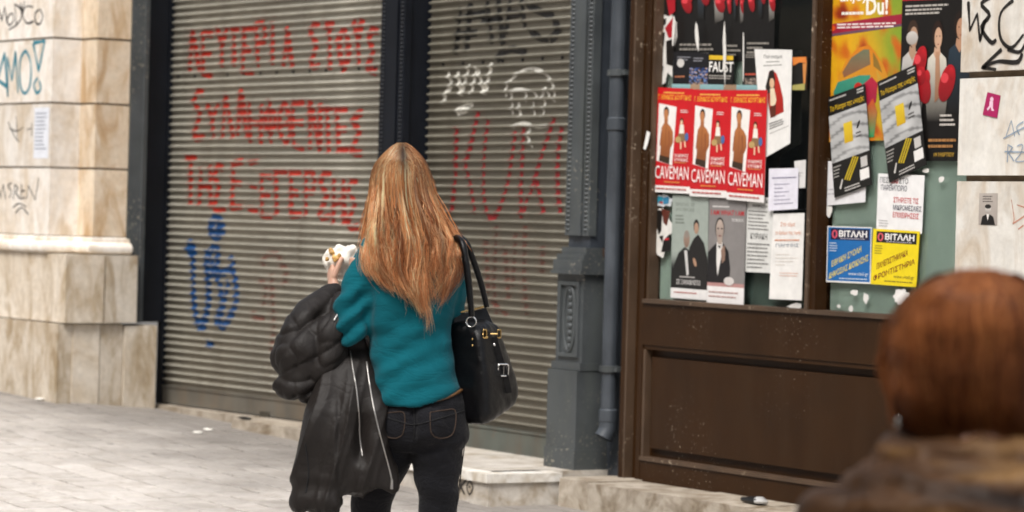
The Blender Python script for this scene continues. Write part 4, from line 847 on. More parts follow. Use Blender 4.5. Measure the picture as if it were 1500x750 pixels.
def flyer(px, layer, label):
    s = SH(px, layer, .003); s.rect(0, 0, 1, 1, '#1b1917')
    s.grid(0, .19, 1, .66, lambda u, v: tuple(c * (.72 + .3 * noise.noise(Vector((u * 2.5 + px[0][0], v * 4, 3.))) + (.12 if (v * 4 + .5 * math.sin(u * 3)) % 1 < .75 else -.3)) for c in srgb('#c4c4c3')), 16, 26)
    s.text('Το θέατρο της ενοχής', .05, .10, .95, .165, '#d9b21c', .012); s.lines(.05, .02, .5, .05, 1, '#b9b5b0', .1, .5); s.lines(.78, .015, .97, .07, 2, '#c9c5c0', .2, .5)
    s.rect(.37, .31, .60, .51, '#d9bb32', '#c9a31c'); s.ell(.76, .37, .06, .02, '#1b1917', rot=-.6); s.lines(.68, .43, .84, .5, 2, '#4a4845', .2)
    for k in range(3): s.poly([(.30 + k * .055, .855 + k * .012), (.33 + k * .055, .862 + k * .012), (.60 + k * .055, .665 + k * .012), (.57 + k * .055, .658 + k * .012)], '#c9ae2a')
    s.poly([(.16, .93), (.2, .94), (.27, .85), (.24, .845)], '#c9c5c0'); s.lines(.03, .69, .26, .82, 4, '#aaa6a0', .4, .35); s.rect(.76, .70, .93, .80, '#c2bfbb'); s.rect(.72, .82, .96, .925, '#e9e6e2'); s.lines(.3, .93, .72, .985, 2, '#c9c5c0', .1, .4)
    return s.build('flyer', label, 'flyer', '#1b1917', 'tilted black and white flyers', rough=.35)
s = SH([(1204, 236), (1270, 236), (1268, 296), (1204, 302)], 2, .004); s.lines(.1, .6, .95, .8, 2, '#b6b4ba', .2, .25); s.build('notice_sheet', 'white sheet sticking out behind the left tilted flyer', 'notice', '#dcdadc', GP)
flyer([(1213, 143), (1268, 123), (1278, 270), (1223, 290)], 4, 'tilted black and white flyer overlapping the painted car poster at its lower left')
flyer([(1286, 120), (1342, 94), (1358, 241), (1303, 268)], 5, 'tilted black and white flyer overlapping the boxing poster')
s = SH([(1287, 254), (1355, 257), (1351, 343), (1284, 337)], 3, .004); s.text('ΠΕΣ ΟΧΙ ΣΤΟ', .05, .06, .66, .16, '#5a5a62', .006); s.text('ΟΧΙ', .28, .055, .44, .165, '#c84a4a', .012); s.text('ΠΑΡΕΜΠΟΡΙΟ', .08, .19, .64, .29, '#5a5a66', .008); s.text('ΣΤΗΡΙΞΤΕ ΤΙΣ', .36, .40, .9, .49, '#c8484a', .01); s.text('ΜΙΚΡΟΜΕΣΑΙΕΣ', .36, .53, .97, .62, '#5a5a66', .01); s.text('ΕΠΙΧΕΙΡΗΣΕΙΣ', .36, .66, .92, .75, '#c8484a', .01); s.lines(.06, .8, .32, .94, 3, '#b6b4b4', .3, .3)
s.build('notice_sheet', 'white notice with red and grey capitals above the yellow leaflet', 'notice', '#e6e5e4', GP)
def tutor(px, layer, base, head, logo, txt, label, l1, l2):
    s = SH(px, layer, .0025); s.rect(0, 0, 1, 1, '#e2dfda' if base[1] == '1' else base); s.rect(.02, .02, .98, .97, base, sub=6); s.rect(.08, .04, .95, .24, head)
    s.ell(.17, .14, .065, .075, logo); s.ell(.17, .14, .03, .05, head); s.text('ΒΙΤΑΛΗ', .27, .07, .9, .185, '#f2efec', .03); s.lines(.3, .2, .85, .225, 1, '#b9b5c0', .0, .5); s.lines(.06, .28, .24, .46, 4, txt[1], .2, .35)
    s.text(l1, .12, .62, .78, .73, txt[0], .018, .29); s.text(l2, .06, .84, .94, .95, txt[0], .018, .36); s.text('www.vitali.gr', .5, .80, .95, .88, txt[1], .006); s.lines(.3, .9, .95, .95, 1, txt[1], .1, .35)
    return s.build('leaflet', label, 'leaflet', base, 'tutoring leaflets on the right pane', rough=.4)
tutor([(1213, 331), (1278, 333), (1276, 416), (1211, 413)], 3, '#1c66a8', '#1d1d3c', '#d8586a', ('#d8c86c', '#c9d4e0'), 'blue tutoring leaflet with dark header and slanted yellow lines', 'ΕΘΝΙΚΗ ΣΧΟΛΗ', 'ΔΗΜΟΣΙΑΣ ΔΙΟΙΚΗΣΗΣ')
tutor([(1280, 335), (1348, 339), (1343, 421), (1276, 416)], 4, '#ead21c', '#1a1a1c', '#d8606a', ('#7a2a1c', '#8a7a2a'), 'yellow tutoring leaflet with black header and slanted brown lines', 'ΠΑΝΕΠΙΣΤΗΜΙΑΚΑ', 'ΦΡΟΝΤΙΣΤΗΡΙΑ')
strips('paper_scrap', 'white paper scrap below the yellow leaflet', [(1309, 421), (1335, 424), (1330, 446), (1306, 446)], 2, [], '#e6e3df')
for lab, px in (('small white scrap shaped like a tick under the blue leaflet', [(1247, 424), (1258, 424), (1257, 433), (1246, 433)]), ('small white scrap curling beside the tick shaped one', [(1264, 428), (1273, 430), (1272, 446), (1266, 445)]), ('white scrap low on the right pane near the sill', [(1243, 446), (1252, 447), (1250, 458), (1243, 457)]), ('tiny white scrap close to the right pane corner', [(1226, 445), (1233, 446), (1232, 452), (1226, 451)]), ('white oval scrap at the foot of the mullion', [(1194, 445), (1206, 446), (1205, 451), (1194, 451)]), ('white scrap on bare green glass right of the tilted flyers', [(1375, 258), (1384, 258), (1384, 267), (1374, 267)]), ('grey scrap under the large boxing poster', [(1352, 246), (1362, 246), (1361, 254), (1352, 254)]), ('narrow white tail of paper under the white sheet', [(1209, 301), (1220, 300), (1219, 319), (1210, 319)]), ('white torn corner at the lower right of the left pane', [(1156, 446), (1176, 440), (1172, 456), (1152, 452)])):
    strips('paper_scrap', lab, px, 2, [], '#dedbd6')
s = Sheet(MAIN, [(944, 191), (954, 193), (950, 220), (942, 219)], YW - .003, .002, .002); s.build('paper_scrap', 'white sticker scrap on the brown window stile', 'torn paper', '#e4e2de', 'torn paper remnants on the shop window', outline=[(.4, 0), (.9, .05), (.8, .6), (.5, 1), (.1, .95), (.3, .4)])
s = Sheet(MAIN, [(1206, 42), (1216, 44), (1214, 84), (1205, 84)], YG - .01, .002, .002); s.build('paper_scrap', 'white pointed scrap between mullion and painted car poster', 'torn paper', '#d9d7d3', 'torn paper remnants on the shop window', outline=[(.55, 0), (.9, .3), (.7, .6), (.95, .9), (.2, 1), (.3, .4)])

# ------------------------------------------------------------------ people
def M_(col, name, rough, **k): return mat(name, col, rough, **k)
M_SKIN = NT('skin'); M_SKIN.base((.55, .33, .24)); M_SKIN = M_SKIN.set(Roughness=.5, Subsurface_Weight=.08, Subsurface_Scale=.01)
def cloth(name, col, var, rough=.85, weave=900, bump=.25, sheen=.2, spec=.25, tone=5):
    t = NT(name); c = srgb(col); n = t.noise(tone, 5, .6)
    t.base(t.ramp(n, [(.3, tuple(v * (1 - var) for v in c)), (.7, tuple(min(1, v * (1 + var)) for v in c))]))
    t.set(Roughness=rough, Sheen_Weight=sheen, Specular_IOR_Level=spec); t.bump(t.noise(weave * .3, 3), bump, .0012); MATS[name] = t.m; return t.m
M_TEAL = cloth('teal jersey', '#06525d', .16, .9, sheen=.05, spec=.12); M_JEAN = cloth('black denim', '#141418', .3, .85, 700, .35, .05, .15, tone=7)
M_NYLON = cloth('dark brown nylon', '#1e1a18', .18, .6, 400, .15, .0, .25); M_LEATH = cloth('black leather', '#070709', .2, .36, 500, .3, 0, .25)
def wrinkle_bump(m, scale, strength, dist, stretch=(1, 1, 1)):
    t = NT.__new__(NT); t.m = m; t.t = m.node_tree; t.b = t.t.nodes['Principled BSDF']; t.tc = None
    n = t.noise(scale, 4, .55, t.mapping(stretch), 1.6); r = t.math('ABSOLUTE', t.math('SUBTRACT', n, .5)); h = t.math('POWER', t.math('SUBTRACT', 1.0, t.math('MULTIPLY', r, 2.0), True), 6.0)
    old = t.b.inputs['Normal'].links[0].from_socket if t.b.inputs['Normal'].links else None
    x = t.n('Bump'); x.invert = True; x.inputs['Strength'].default_value = strength; x.inputs['Distance'].default_value = dist; t.l(h, x.inputs['Height'])
    if old: t.l(old, x.inputs['Normal'])
    t.l(x.outputs[0], t.b.inputs['Normal'])
wrinkle_bump(M_NYLON, 7, .22, .006, (1, 1, .8)); wrinkle_bump(M_TEAL, 6, .3, .005, (1, 1, 2.2)); wrinkle_bump(M_JEAN, 14, .4, .005, (1, 1, 1.8)); wrinkle_bump(M_LEATH, 40, .25, .002)
M_GOLD = NT('brass fittings'); M_GOLD.base((.5, .34, .14)); M_GOLD = M_GOLD.set(Metallic=1., Roughness=.25)
M_SILV = NT('steel fittings'); M_SILV.base((.75, .74, .72)); M_SILV = M_SILV.set(Metallic=1., Roughness=.22)
M_HAIR = None
def hair_mat(name, sp=.35, tr=.45):
    t = NT(name); a = t.n('Attribute'); a.attribute_name = 'Col'; t.base(a.outputs['Color']); t.set(Roughness=.42, Specular_IOR_Level=sp, Anisotropic=.6)
    tl = t.n('BsdfTranslucent'); t.l(a.outputs['Color'], tl.inputs[0]); mx = t.n('MixShader'); mx.inputs[0].default_value = tr; t.l(t.b.outputs[0], mx.inputs[1]); t.l(tl.outputs[0], mx.inputs[2]); t.l(mx.outputs[0], t.t.nodes['Material Output'].inputs['Surface']); return t.m
def hand_parts(w, d, nrm, side, curl=.6, s=1.0):
    """palm, four unequal bent fingers and a thumb: w wrist, d pointing direction, nrm direction the palm faces, side +1/-1 thumb side"""
    d = Vector(d).normalized(); nrm = Vector(nrm); nrm = (nrm - d * nrm.dot(d)).normalized(); b = d.cross(nrm) * side
    out = [tube([(*w, .021 * s, .026 * s), (*(w + d * .03 * s), .016 * s, .034 * s), (*(w + d * .075 * s), .014 * s, .038 * s), (*(w + d * .092 * s), .010 * s, .034 * s)], 10, 14, nrm)]
    for k, (off, ln) in enumerate(((.028, .072), (.010, .082), (-.009, .076), (-.026, .058))):
        p = w + d * (.082 * s) + b * (off * s); dd = d.copy(); pts = [(*p, .0088 * s)]
        for j, fr in enumerate((.45, .32, .23)):
            dd = (dd * math.cos(curl * (.7 + .25 * j)) + nrm * math.sin(curl * (.7 + .25 * j))).normalized(); p = p + dd * (ln * fr * s); pts.append((*p, (.0084 - .0012 * j) * s))
        out.append(tube(pts, 12, 9, nrm))
    p = w + d * (.03 * s) + b * (.028 * s); pts = [(*p, .0115 * s)]; dd = (d * .7 + b * .6 + nrm * .35).normalized()
    for j in range(3):
        p = p + dd * (.028 - .004 * j) * s; pts.append((*p, (.0105 - .001 * j) * s)); dd = (dd + nrm * .25 * curl + d * .2).normalized()
    out.append(tube(pts, 10, 9, nrm)); return out
def head_parts(c, h, fwd, tilt=0):
    """skull, jaw, nose, brows, lips and ears; c centre of the head, h its height, fwd the way it faces"""
    f = Vector(fwd).normalized(); r = f.cross(UP).normalized(); A = (r, f, UP); q = lambda x, y, z: Vector(c) + r * (x * h) + f * (y * h) + UP * (z * h)
    out = [ellips(q(0, -.04, .13), .325 * h, .41 * h, .37 * h, A), ellips(q(0, .10, -.16), .27 * h, .30 * h, .34 * h, A), ellips(q(0, .24, -.38), .13 * h, .13 * h, .11 * h, A)]
    out.append(tube([(*q(0, .40, .05), .022 * h), (*q(0, .47, -.10), .045 * h), (*q(0, .42, -.15), .04 * h)], 8, 8)); out.append(ellips(q(0, .38, -.27), .085 * h, .05 * h, .03 * h, A, 10, 8))
    for s in (-1, 1):
        out.append(ellips(q(s * .345, -.02, -.05), .035 * h, .075 * h, .13 * h, A, 10, 8)); out.append(ellips(q(s * .12, .35, .06), .09 * h, .05 * h, .03 * h, A, 10, 8)); out.append(ellips(q(s * .13, .36, 0.0), .06 * h, .035 * h, .035 * h, A, 10, 8)); out.append(ellips(q(s * .16, .27, -.14), .1 * h, .1 * h, .09 * h, A, 10, 8))
    return out
def eyes(c, h, fwd, parent, org):
    f = Vector(fwd).normalized(); r = f.cross(UP).normalized()
    for s in (-1, 1):
        p = Vector(c) + r * (s * .13 * h) + f * (.375 * h)
        V, F = ellips(p, .04 * h, .03 * h, .022 * h, (r, f, UP), 10, 8); me = bpy.data.meshes.new('eye'); me.from_pydata(V, [], F); shade(me); rebase(me, org); link('eye', me, mat('eye white', '#d9d4cc', .3), parent)
def strands_mesh(name, paths, cols, r0=.0009, seg=3):
    """paths: N x K x 3 array; thin tapering tubes with a colour per strand (and per point)"""
    Pn = np.asarray(paths, np.float32); N, K, _ = Pn.shape
    T = np.gradient(Pn, axis=1); T /= np.linalg.norm(T, axis=2, keepdims=True) + 1e-9
    ref = np.array([FW.x, FW.y, FW.z], np.float32)[None, None] + np.random.normal(0, .2, (N, 1, 3)).astype(np.float32); A = np.cross(T, ref); A /= np.linalg.norm(A, axis=2, keepdims=True) + 1e-9; B = np.cross(T, A)
    tt = np.linspace(0, 1, K); rad = (r0 * np.clip(1.15 - tt ** 3 * 1.0, .15, 1))[None, :, None] * np.random.uniform(.7, 1.3, (N, 1, 1))
    V = np.stack([Pn + rad * (A * math.cos(a) + B * math.sin(a)) for a in np.linspace(0, 2 * math.pi, seg, endpoint=False)], axis=2).reshape(-1, 3)
    C = np.repeat(np.asarray(cols, np.float32).reshape(N, K, 1, 3), seg, axis=2).reshape(-1, 3)
    i = np.arange(N)[:, None, None] * K * seg; k = np.arange(K - 1)[None, :, None] * seg; j = np.arange(seg)[None, None, :]; j2 = (j + 1) % seg
    Q = np.stack([i + k + j, i + k + j2, i + k + seg + j2, i + k + seg + j], axis=-1).reshape(-1, 4)
    me = bpy.data.meshes.new(name); nv, nf = len(V), len(Q); me.vertices.add(nv); me.vertices.foreach_set('co', V.astype(np.float32).ravel()); me.loops.add(nf * 4); me.loops.foreach_set('vertex_index', Q.astype(np.int32).ravel()); me.polygons.add(nf); me.polygons.foreach_set('loop_start', np.arange(0, nf * 4, 4, dtype=np.int32)); me.update(calc_edges=True); shade(me)
    a = me.color_attributes.new('Col', 'FLOAT_COLOR', 'POINT'); c = np.ones((nv, 4), np.float32); c[:, :3] = C; a.data.foreach_set('color', c.ravel()); return me

# ---- the woman in the teal top, seen from behind; WD is her distance, pixels below are her measured outline
WD = 9.17; MPP = WD / FPX
def wp(x, y, dv=0): return P(x, y, dv, WD)
FEET = wp(592, 1040, 0); FEET.z = gz(FEET.x)
wroot = thing('person', 'woman with long auburn hair in teal top and black jeans walking away', 'person', loc=FEET)
def WL(name, me, m): rebase(me, FEET); return link(name, me, m, wroot)
def oval(xl, xr, y, b, dv=0, n=40, ex=2.3, zf=None):
    c = wp((xl + xr) / 2, y, dv); a = (xr - xl) / 2 * MPP; out = []
    for q in np.linspace(0, 2 * math.pi, n, endpoint=False):
        cx, sx = math.cos(q), math.sin(q); u = math.copysign(abs(cx) ** (2 / ex), cx); v = math.copysign(abs(sx) ** (2 / ex), sx)
        p = c + RT * (a * u) + FW * (b * v)
        if zf: p.z += zf(u, v)
        out.append(p)
    return out
HEADC = wp(592, 268, .025); HH = .208; FACE = (FW - RT * .35)
# torso under and inside the clothes
tors = [(570, 622, 325, .055), (560, 632, 340, .075), (532, 664, 356, .09), (522, 674, 372, .10), (524, 672, 410, .105), (532, 667, 450, .10), (542, 664, 490, .09), (545, 668, 520, .09), (548, 675, 560, .10), (552, 680, 600, .11), (556, 684, 635, .11), (575, 665, 655, .08)]
Lsh, Lel, Lwr = wp(528, 378, .0), wp(514, 486, -.01), wp(489, 424, .20); Rsh, Rel, Rwr = wp(664, 382, .01), wp(658, 486, .10), wp(628, 476, .30)
body = [rings_mesh([oval(a + 9, b - 9, y, d - .028, 0, 28) for a, b, y, d in tors])]
body += head_parts(HEADC, HH, FACE); body.append(tube([(*wp(596, 345, .0), .06), (*wp(596, 318, .0), .052), (*wp(593, 290, .01), .055)], 8, 16))
body += [tube([(*Lsh, .036), (*((Lsh + Lel) / 2 + RT * .008), .03), (*Lel, .026)], 12, 14), tube([(*Lel, .026), (*((Lel + Lwr) / 2), .026), (*Lwr, .022)], 10, 14), tube([(*Rsh, .045), (*Rel, .036)], 10, 14), tube([(*Rel, .036), (*Rwr, .024)], 10, 14)]
body += hand_parts(Lwr, (wp(486, 402, .235) - Lwr), RT * .9 + FW * .2, -1, .55, .95); body += hand_parts(Rwr, FW * .8 - UP * .3 - RT * .4, -RT, 1, .5, .95)
legs = {}
for key, pts in dict(R=[(640, 640, 0, .082), (640, 690, .0, .065), (642, 740, .005, .052), (641, 790, .02, .047), (640, 850, -.02, .054), (638, 920, -.05, .043), (637, 985, -.06, .034), (637, 1012, -.06, .033)], L=[(576, 640, .03, .082), (558, 690, .07, .066), (543, 740, .12, .055), (545, 790, .17, .053), (548, 850, .19, .052), (551, 915, .21, .042), (553, 975, .24, .034), (553, 1000, .25, .033)]).items(): legs[key] = pts
def leg_tube(pts, d, n=26): return tube([(*wp(x, y, v), r + d) for x, y, v, r in pts], n, 20, RT)
body += [leg_tube(legs['R'], -.012), leg_tube(legs['L'], -.012)]
eyes(HEADC, HH, FACE, wroot, FEET)
me = remesh('body', body, .0045, 5); WL('body', me, M_SKIN)
# jersey top
hem = lambda u: (.0 + .020 * u + .020 * u * u - .012 * (1 - abs(u))) - .0
top = [(574, 620, 328, .056, None), (560, 634, 338, .076, None), (532, 662, 350, .094, None), (526, 676, 366, .106, None), (522, 677, 385, .112, None), (519, 675, 410, .116, None), (522, 666, 440, .114, None), (535, 662, 475, .104, None), (541, 662, 505, .100, None), (544, 666, 535, .106, None), (546, 672, 562, .115, None), (547, 674, 580, .120, lambda u, v: hem(u) * .8), (549, 673, 589, .119, lambda u, v: hem(u))]
parts = [rings_mesh([oval(a, b, y, d, 0, 48, 2.2, z) for a, b, y, d, z in top])]
parts += [tube([(*wp(551, 366, .0), .045), (*wp(534, 395, -.005), .05), (*wp(520, 440, -.02), .052), (*wp(514, 478, -.035), .05), (*wp(512, 491, -.02), .045)], 18, 18), tube([(*wp(512, 488, -.01), .048), (*wp(505, 470, .06), .044), (*wp(494, 440, .15), .034)], 12, 16), tube([(*wp(660, 366, .01), .05), (*wp(660, 420, .03), .05), (*wp(656, 484, .10), .045)], 14, 16), tube([(*wp(656, 484, .10), .045), (*wp(636, 478, .26), .034)], 10, 14)]
me = remesh('jersey_top', parts, .0055, 6)
def px_of(co):
    x, y, w = prj(co); return x, y
def folds(co, n):
    x, y = px_of(co); f = 0
    back = smoothstep(.05, -.35, n.dot(FW))
    k = noise.noise(co * 9) ; k2 = noise.noise(Vector((co.dot(RT) * 7, co.z * 26, 3.1)))
    low = smoothstep(430, 540, y)
    # hanging swags across the small of the back, pulled towards the left elbow
    ph = (y - .0022 * (x - 600) ** 2 * .6 + (x - 610) * .5) / 11 + 1.9 * noise.noise(co * 5)
    f += .0055 * back * low * math.sin(ph * 1.9) * (.5 + .7 * abs(k))
    f += .0095 * back * (1 - low) * math.sin(((x - 560) * .9 + (y - 420) * .55) / 11 + 2.4 * noise.noise(co * 4)) * smoothstep(360, 430, y) * .6
    f += .004 * k2 + .003 * noise.noise(co * 22)
    arm = smoothstep(548, 528, x) * smoothstep(400, 440, y)
    f += arm * .009 * math.sin((y + (x - 500) * .9) / 6.2 + 2 * k)
    gap = math.exp(-((x - 541 - (y - 480) * .02) / 7) ** 2) * smoothstep(395, 440, y) * smoothstep(520, 480, y); f -= .010 * gap * back
    blade = math.exp(-((x - 598) / 9) ** 2) * smoothstep(380, 430, y) * smoothstep(560, 500, y); f -= .004 * blade * back
    return f
displace(me, folds); BT = bvh_of(me); WL('jersey_top', me, M_TEAL)
# jeans
parts = [rings_mesh([oval(a, b, y, d, .01, 36, 2.3) for a, b, y, d in ((550, 678, 562, .098), (550, 682, 585, .112), (551, 686, 608, .122), (553, 688, 630, .122), (560, 686, 646, .112), (575, 676, 662, .08))])]
parts += [leg_tube(legs['R'], .008), leg_tube(legs['L'], .008)]
for cx, dv in ((618, -.06), (578, -.035)): parts.append(ellips(wp(cx + 8, 622, dv), .072, .07, .078))
me = remesh('jeans', parts, .006, 7)
def jfold(co, n):
    x, y = px_of(co); k = noise.noise(co * 6); f = .003 * noise.noise(Vector((co.dot(RT) * 10, co.dot(FW) * 10, co.z * 22)))
    f += .0045 * math.sin((y + .35 * (x - 640)) / 6.5 + 3 * k) * math.exp(-((y - 655) / 22) ** 2) * (x > 600) + .004 * math.sin((y - .3 * (x - 640)) / 8 + 3 * k) * math.exp(-((y - 705) / 40) ** 2) * .6
    f += .004 * math.sin(y / 7 + 3 * k) * math.exp(-((y - 790) / 40) ** 2); f -= .010 * math.exp(-((x - 606) / 4.5) ** 2) * smoothstep(585, 600, y) * smoothstep(652, 640, y) * (n.dot(FW) < 0)
    return f
displace(me, jfold); BJ = bvh_of(me); WL('jeans', me, M_JEAN)
def hit(bvh, x, y, lift=.0015):
    d = ray(x, y).normalized(); h = bvh.ray_cast(CAM + d * 2, d)
    return (h[0] - d * lift, h[1]) if h[0] is not None else (None, None)
def on(bvh, pts, n, r, name, m, lift=.001, adder=None):
    q = [hit(bvh, x, y, lift)[0] for x, y in catmull(pts, n)]; q = [p for p in q if p is not None]
    if len(q) < 3: return None
    V, F = tube([(*p, r) for p in q], max(4, len(q)), 6); me = bpy.data.meshes.new(name); me.from_pydata(V, [], F); shade(me)
    return adder(name, me, m) if adder else WL(name, me, m)
M_STITCH = mat('charcoal seam', '#0d0d10', .9, .1); M_ORST = mat('tobacco stitching', '#3c2d22', .9, .1)
on(BJ, [(606, 598), (607, 620), (606, 645)], 14, .0022, 'seat_seam', M_STITCH); on(BJ, [(551, 606), (580, 616), (606, 622), (640, 614), (684, 600)], 30, .0018, 'yoke_seam', M_STITCH)
for px in ([(630, 604), (632, 634), (646, 642), (664, 634), (667, 602), (650, 601), (630, 604)], [(563, 606), (563, 634), (576, 642), (590, 635), (592, 606), (576, 604), (563, 606)]): on(BJ, px, 44, .0015, 'back_pocket', M_ORST)
on(BJ, [(682, 640), (676, 690), (668, 745)], 24, .0016, 'side_seam', M_STITCH)
on(BJ, [(612, 589), (640, 586), (660, 580), (677, 571)], 20, .005, 'belt', mat('tan leather belt', '#5c3f22', .5, .2), .002)
for key, dz in (('R', 0), ('L', 0)):
    x, y, v, r = legs[key][-1]; a = wp(x, y, v); g = gz(a.x); f2 = (FW * .95 - RT * .3).normalized()
    b_ = [tube([(*(a + UP * .05), .042), (*Vector((a.x, a.y, g + .05)), .04), (*Vector((a.x, a.y, g + .035)), .036)], 8, 16), tube([(*(Vector((a.x, a.y, g + .036)) - f2 * .05), .03, .032), (*(Vector((a.x, a.y, g + .04)) + f2 * .05), .036, .036), (*(Vector((a.x, a.y, g + .028)) + f2 * .14), .024, .042), (*(Vector((a.x, a.y, g + .022)) + f2 * .185), .016, .026)], 14, 16, UP)]
    me = remesh('boot', b_, .006, 4); WL('boot', me, M_LEATH)
# hair: strands fan from the parting over the skull and hang down the back
HL = [(207, 572, 606), (214, 556, 621), (224, 547, 630), (240, 539, 636), (262, 534, 641), (290, 531, 649), (315, 528, 660), (338, 525, 671), (352, 524, 678), (372, 523, 679), (395, 526, 673), (418, 542, 664), (440, 566, 654), (456, 598, 642)]
HA = np.array(HL, float)
def hair_env(y):
    a, b = np.interp(y, HA[:, 0], HA[:, 1]), np.interp(y, HA[:, 0], HA[:, 2]); k = 7 * smoothstep(225, 290, y) + 3 * smoothstep(207, 225, y); return a + k, b - k * 1.2
HDV = lambda y: float(np.interp(y, [205, 215, 235, 265, 300, 330, 352, 380, 420, 460], [.05, .095, .125, .138, .134, .134, .138, .142, .145, .135]))
def hair_end(s):
    e = float(np.interp(s, [-1, -.85, -.6, -.3, 0, .25, .40, .47, .60, .68, .85, 1], [392, 398, 404, 418, 434, 442, 436, 372, 366, 408, 420, 384])); return e
wav_ = lambda t: smoothstep(.2, .8, t)
rs = np.random.RandomState(4); N = 5600; K = 30; paths = np.zeros((N, K, 3)); cols = np.zeros((N, K, 3))
pal = [np.minimum(.93, 1.16 * np.array(srgb(c))) for c in ('#80492a', '#b8784c', '#dca06c', '#f0c494', '#fae4c0', '#a5663f')]
clump = np.sort(rs.uniform(-1, 1, 74)); cl_end = rs.normal(0, 19, 74); cl_dep = rs.normal(0, .016, 74); cl_w = rs.uniform(.8, 5.2, 74); cl_dr = rs.normal(0, .13, 74); cl_ph = rs.uniform(0, 6.3, 74); cl_c = rs.normal(0, .2, 74)
for i in range(N):
    s = rs.uniform(-1.0, 1.0); ci = int(np.argmin(np.abs(clump - s))); layer = rs.beta(1.5, 2.2)     # layer 0 outer .. 1 inner
    y0 = 209 + 38 * rs.beta(1, 1.6); px0 = 588 + (y0 - 209) * .05 + rs.normal(0, 1.0); ye = hair_end(clump[ci] * .75 + s * .25) + cl_end[ci] + rs.normal(0, 7) - (rs.rand() < .12) * rs.uniform(10, 70)
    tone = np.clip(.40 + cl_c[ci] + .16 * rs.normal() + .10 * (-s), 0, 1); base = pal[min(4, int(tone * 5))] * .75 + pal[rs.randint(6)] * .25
    w1, w2, ph2 = rs.normal(0, 1.0), rs.uniform(.6, 1.4), rs.uniform(0, 6.3); sdr = rs.normal(0, .07); fly = rs.normal(0, 16) if rs.rand() < .05 else 0
    for k in range(K):
        t = k / (K - 1); y = y0 + (ye - y0) * t
        if s < 0: pass
        # over the skull: first rises over the crown edge, then falls
        cl = smoothstep(.35, 1, t) * .80; se = s * (1 - cl) + (clump[ci] + cl_dr[ci] * smoothstep(.3, 1, t)) * cl + sdr * t * t; se = max(-1.04, min(1.04, se))
        xl, xr = hair_env(y); f = math.sqrt(1 - (1 - min(1, (y - y0 + 2) / (16 + 46 * abs(s)))) ** 2); mid = (xl + xr) / 2; xt = mid + se * (xr - xl) / 2
        x = px0 + (xt - px0) * f
        gapR = smoothstep(372, 400, y) * smoothstep(.45, .6, se); x += gapR * 9
        wav = smoothstep(.22, .9, t); x += wav * (1.7 * math.sin(t * 8.5 + cl_ph[ci]) * cl_w[ci] + 1.8 * math.sin(t * 12 * w2 + ph2) + w1 * 3.2 * t) + fly * t * t + 7 * wav * smoothstep(.5, 1, s) * math.sin(t * 3.0)
        shape = math.sqrt(max(0, 1 - min(1, abs((x - mid) / ((xr - xl) / 2 + 1e-3))) ** (2.2 + 5 * smoothstep(270, 350, y))))
        dv = .04 - (HDV(y) + .03) * shape + layer * .028 * (1 if y > 235 else .4) + cl_dep[ci] * smoothstep(.2, .6, t) + .012 * wav_(t) * math.sin(t * 9 + cl_ph[ci] * 2)
        if y > 330:
            h_ = BT.ray_cast(CAM + ray(x, y) * 8., ray(x, y).normalized(), 3.)[0]
            if h_ is not None:
                lim = (h_ - CAM).dot(F2) - WD - .010 - .022 * (1 - layer); w_ = smoothstep(330, 375, y); dv = dv * (1 - w_) + min(dv, lim) * w_ if dv < lim + .06 else lim * w_ + dv * (1 - w_)
        paths[i, k] = wp(x, y, dv)
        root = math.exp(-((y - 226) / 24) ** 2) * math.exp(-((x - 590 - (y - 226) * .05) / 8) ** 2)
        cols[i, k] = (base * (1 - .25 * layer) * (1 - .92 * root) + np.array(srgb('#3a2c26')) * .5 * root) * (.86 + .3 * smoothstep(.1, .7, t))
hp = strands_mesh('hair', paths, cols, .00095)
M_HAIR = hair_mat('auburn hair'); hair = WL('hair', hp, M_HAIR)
# dense under layer so the scalp and top do not show between strands
rings = []
for y in np.linspace(209, 432, 34):
    xl, xr = hair_env(y); sh = smoothstep(372, 432, y); tp_ = 13 * smoothstep(262, 214, y); xl += 5 + 22 * sh + tp_; xr -= 6 + 40 * sh + tp_; mid = (xl + xr) / 2; hw = max(2., (xr - xl) / 2)
    rings.append([wp(mid + hw * math.cos(q), y, .055 - (max(.02, HDV(y) + .012)) * (math.sin(q) if math.sin(q) > 0 else .55 * math.sin(q) * (y < 300))) for q in np.linspace(0, 2 * math.pi, 28, endpoint=False)])
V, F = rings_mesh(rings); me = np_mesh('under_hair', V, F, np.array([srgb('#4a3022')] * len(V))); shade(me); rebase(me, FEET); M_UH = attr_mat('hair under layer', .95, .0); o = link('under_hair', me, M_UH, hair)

# ---- the food wrap in her left hand
o0 = wp(497, 392, .25); wrap = thing('food_wrap', 'crumpled white paper wrap with yellow filling held up in her left hand', 'food', loc=o0)
rg = []
for y, xl, xr, b in ((410, 486, 498, .012), (403, 479, 508, .024), (392, 472, 519, .034), (379, 470, 526, .04), (367, 474, 527, .036), (360, 490, 523, .026)):
    rg.append(oval(xl, xr, y, b, .25, 18, 2))
me = bpy.data.meshes.new('paper_wrap'); V, F = rings_mesh(rg); me.from_pydata(V, [], F); me = subsurf(me, 2); displace(me, lambda c, n: .013 * noise.noise(c * 34) + .006 * (abs(noise.noise(c * 80)) - .3)); rebase(me, o0); link('paper_wrap', me, mat('waxed white paper', '#e3ddd2', .55, .08, 30, .2), wrap)
fill = []
for k in range(9): fill.append(ellips(wp(486 + rs.uniform(-7, 16), 372 + rs.uniform(-6, 10), .206 + rs.uniform(0, .012)), .008, .006, .008, None, 8, 6))
me = remesh('filling', fill, .003, 2); displace(me, lambda c, n: .003 * noise.noise(c * 120)); rebase(me, o0); link('filling', me, mat('yellow filling', '#c99d5c', .5, .5, 60, .2), wrap)

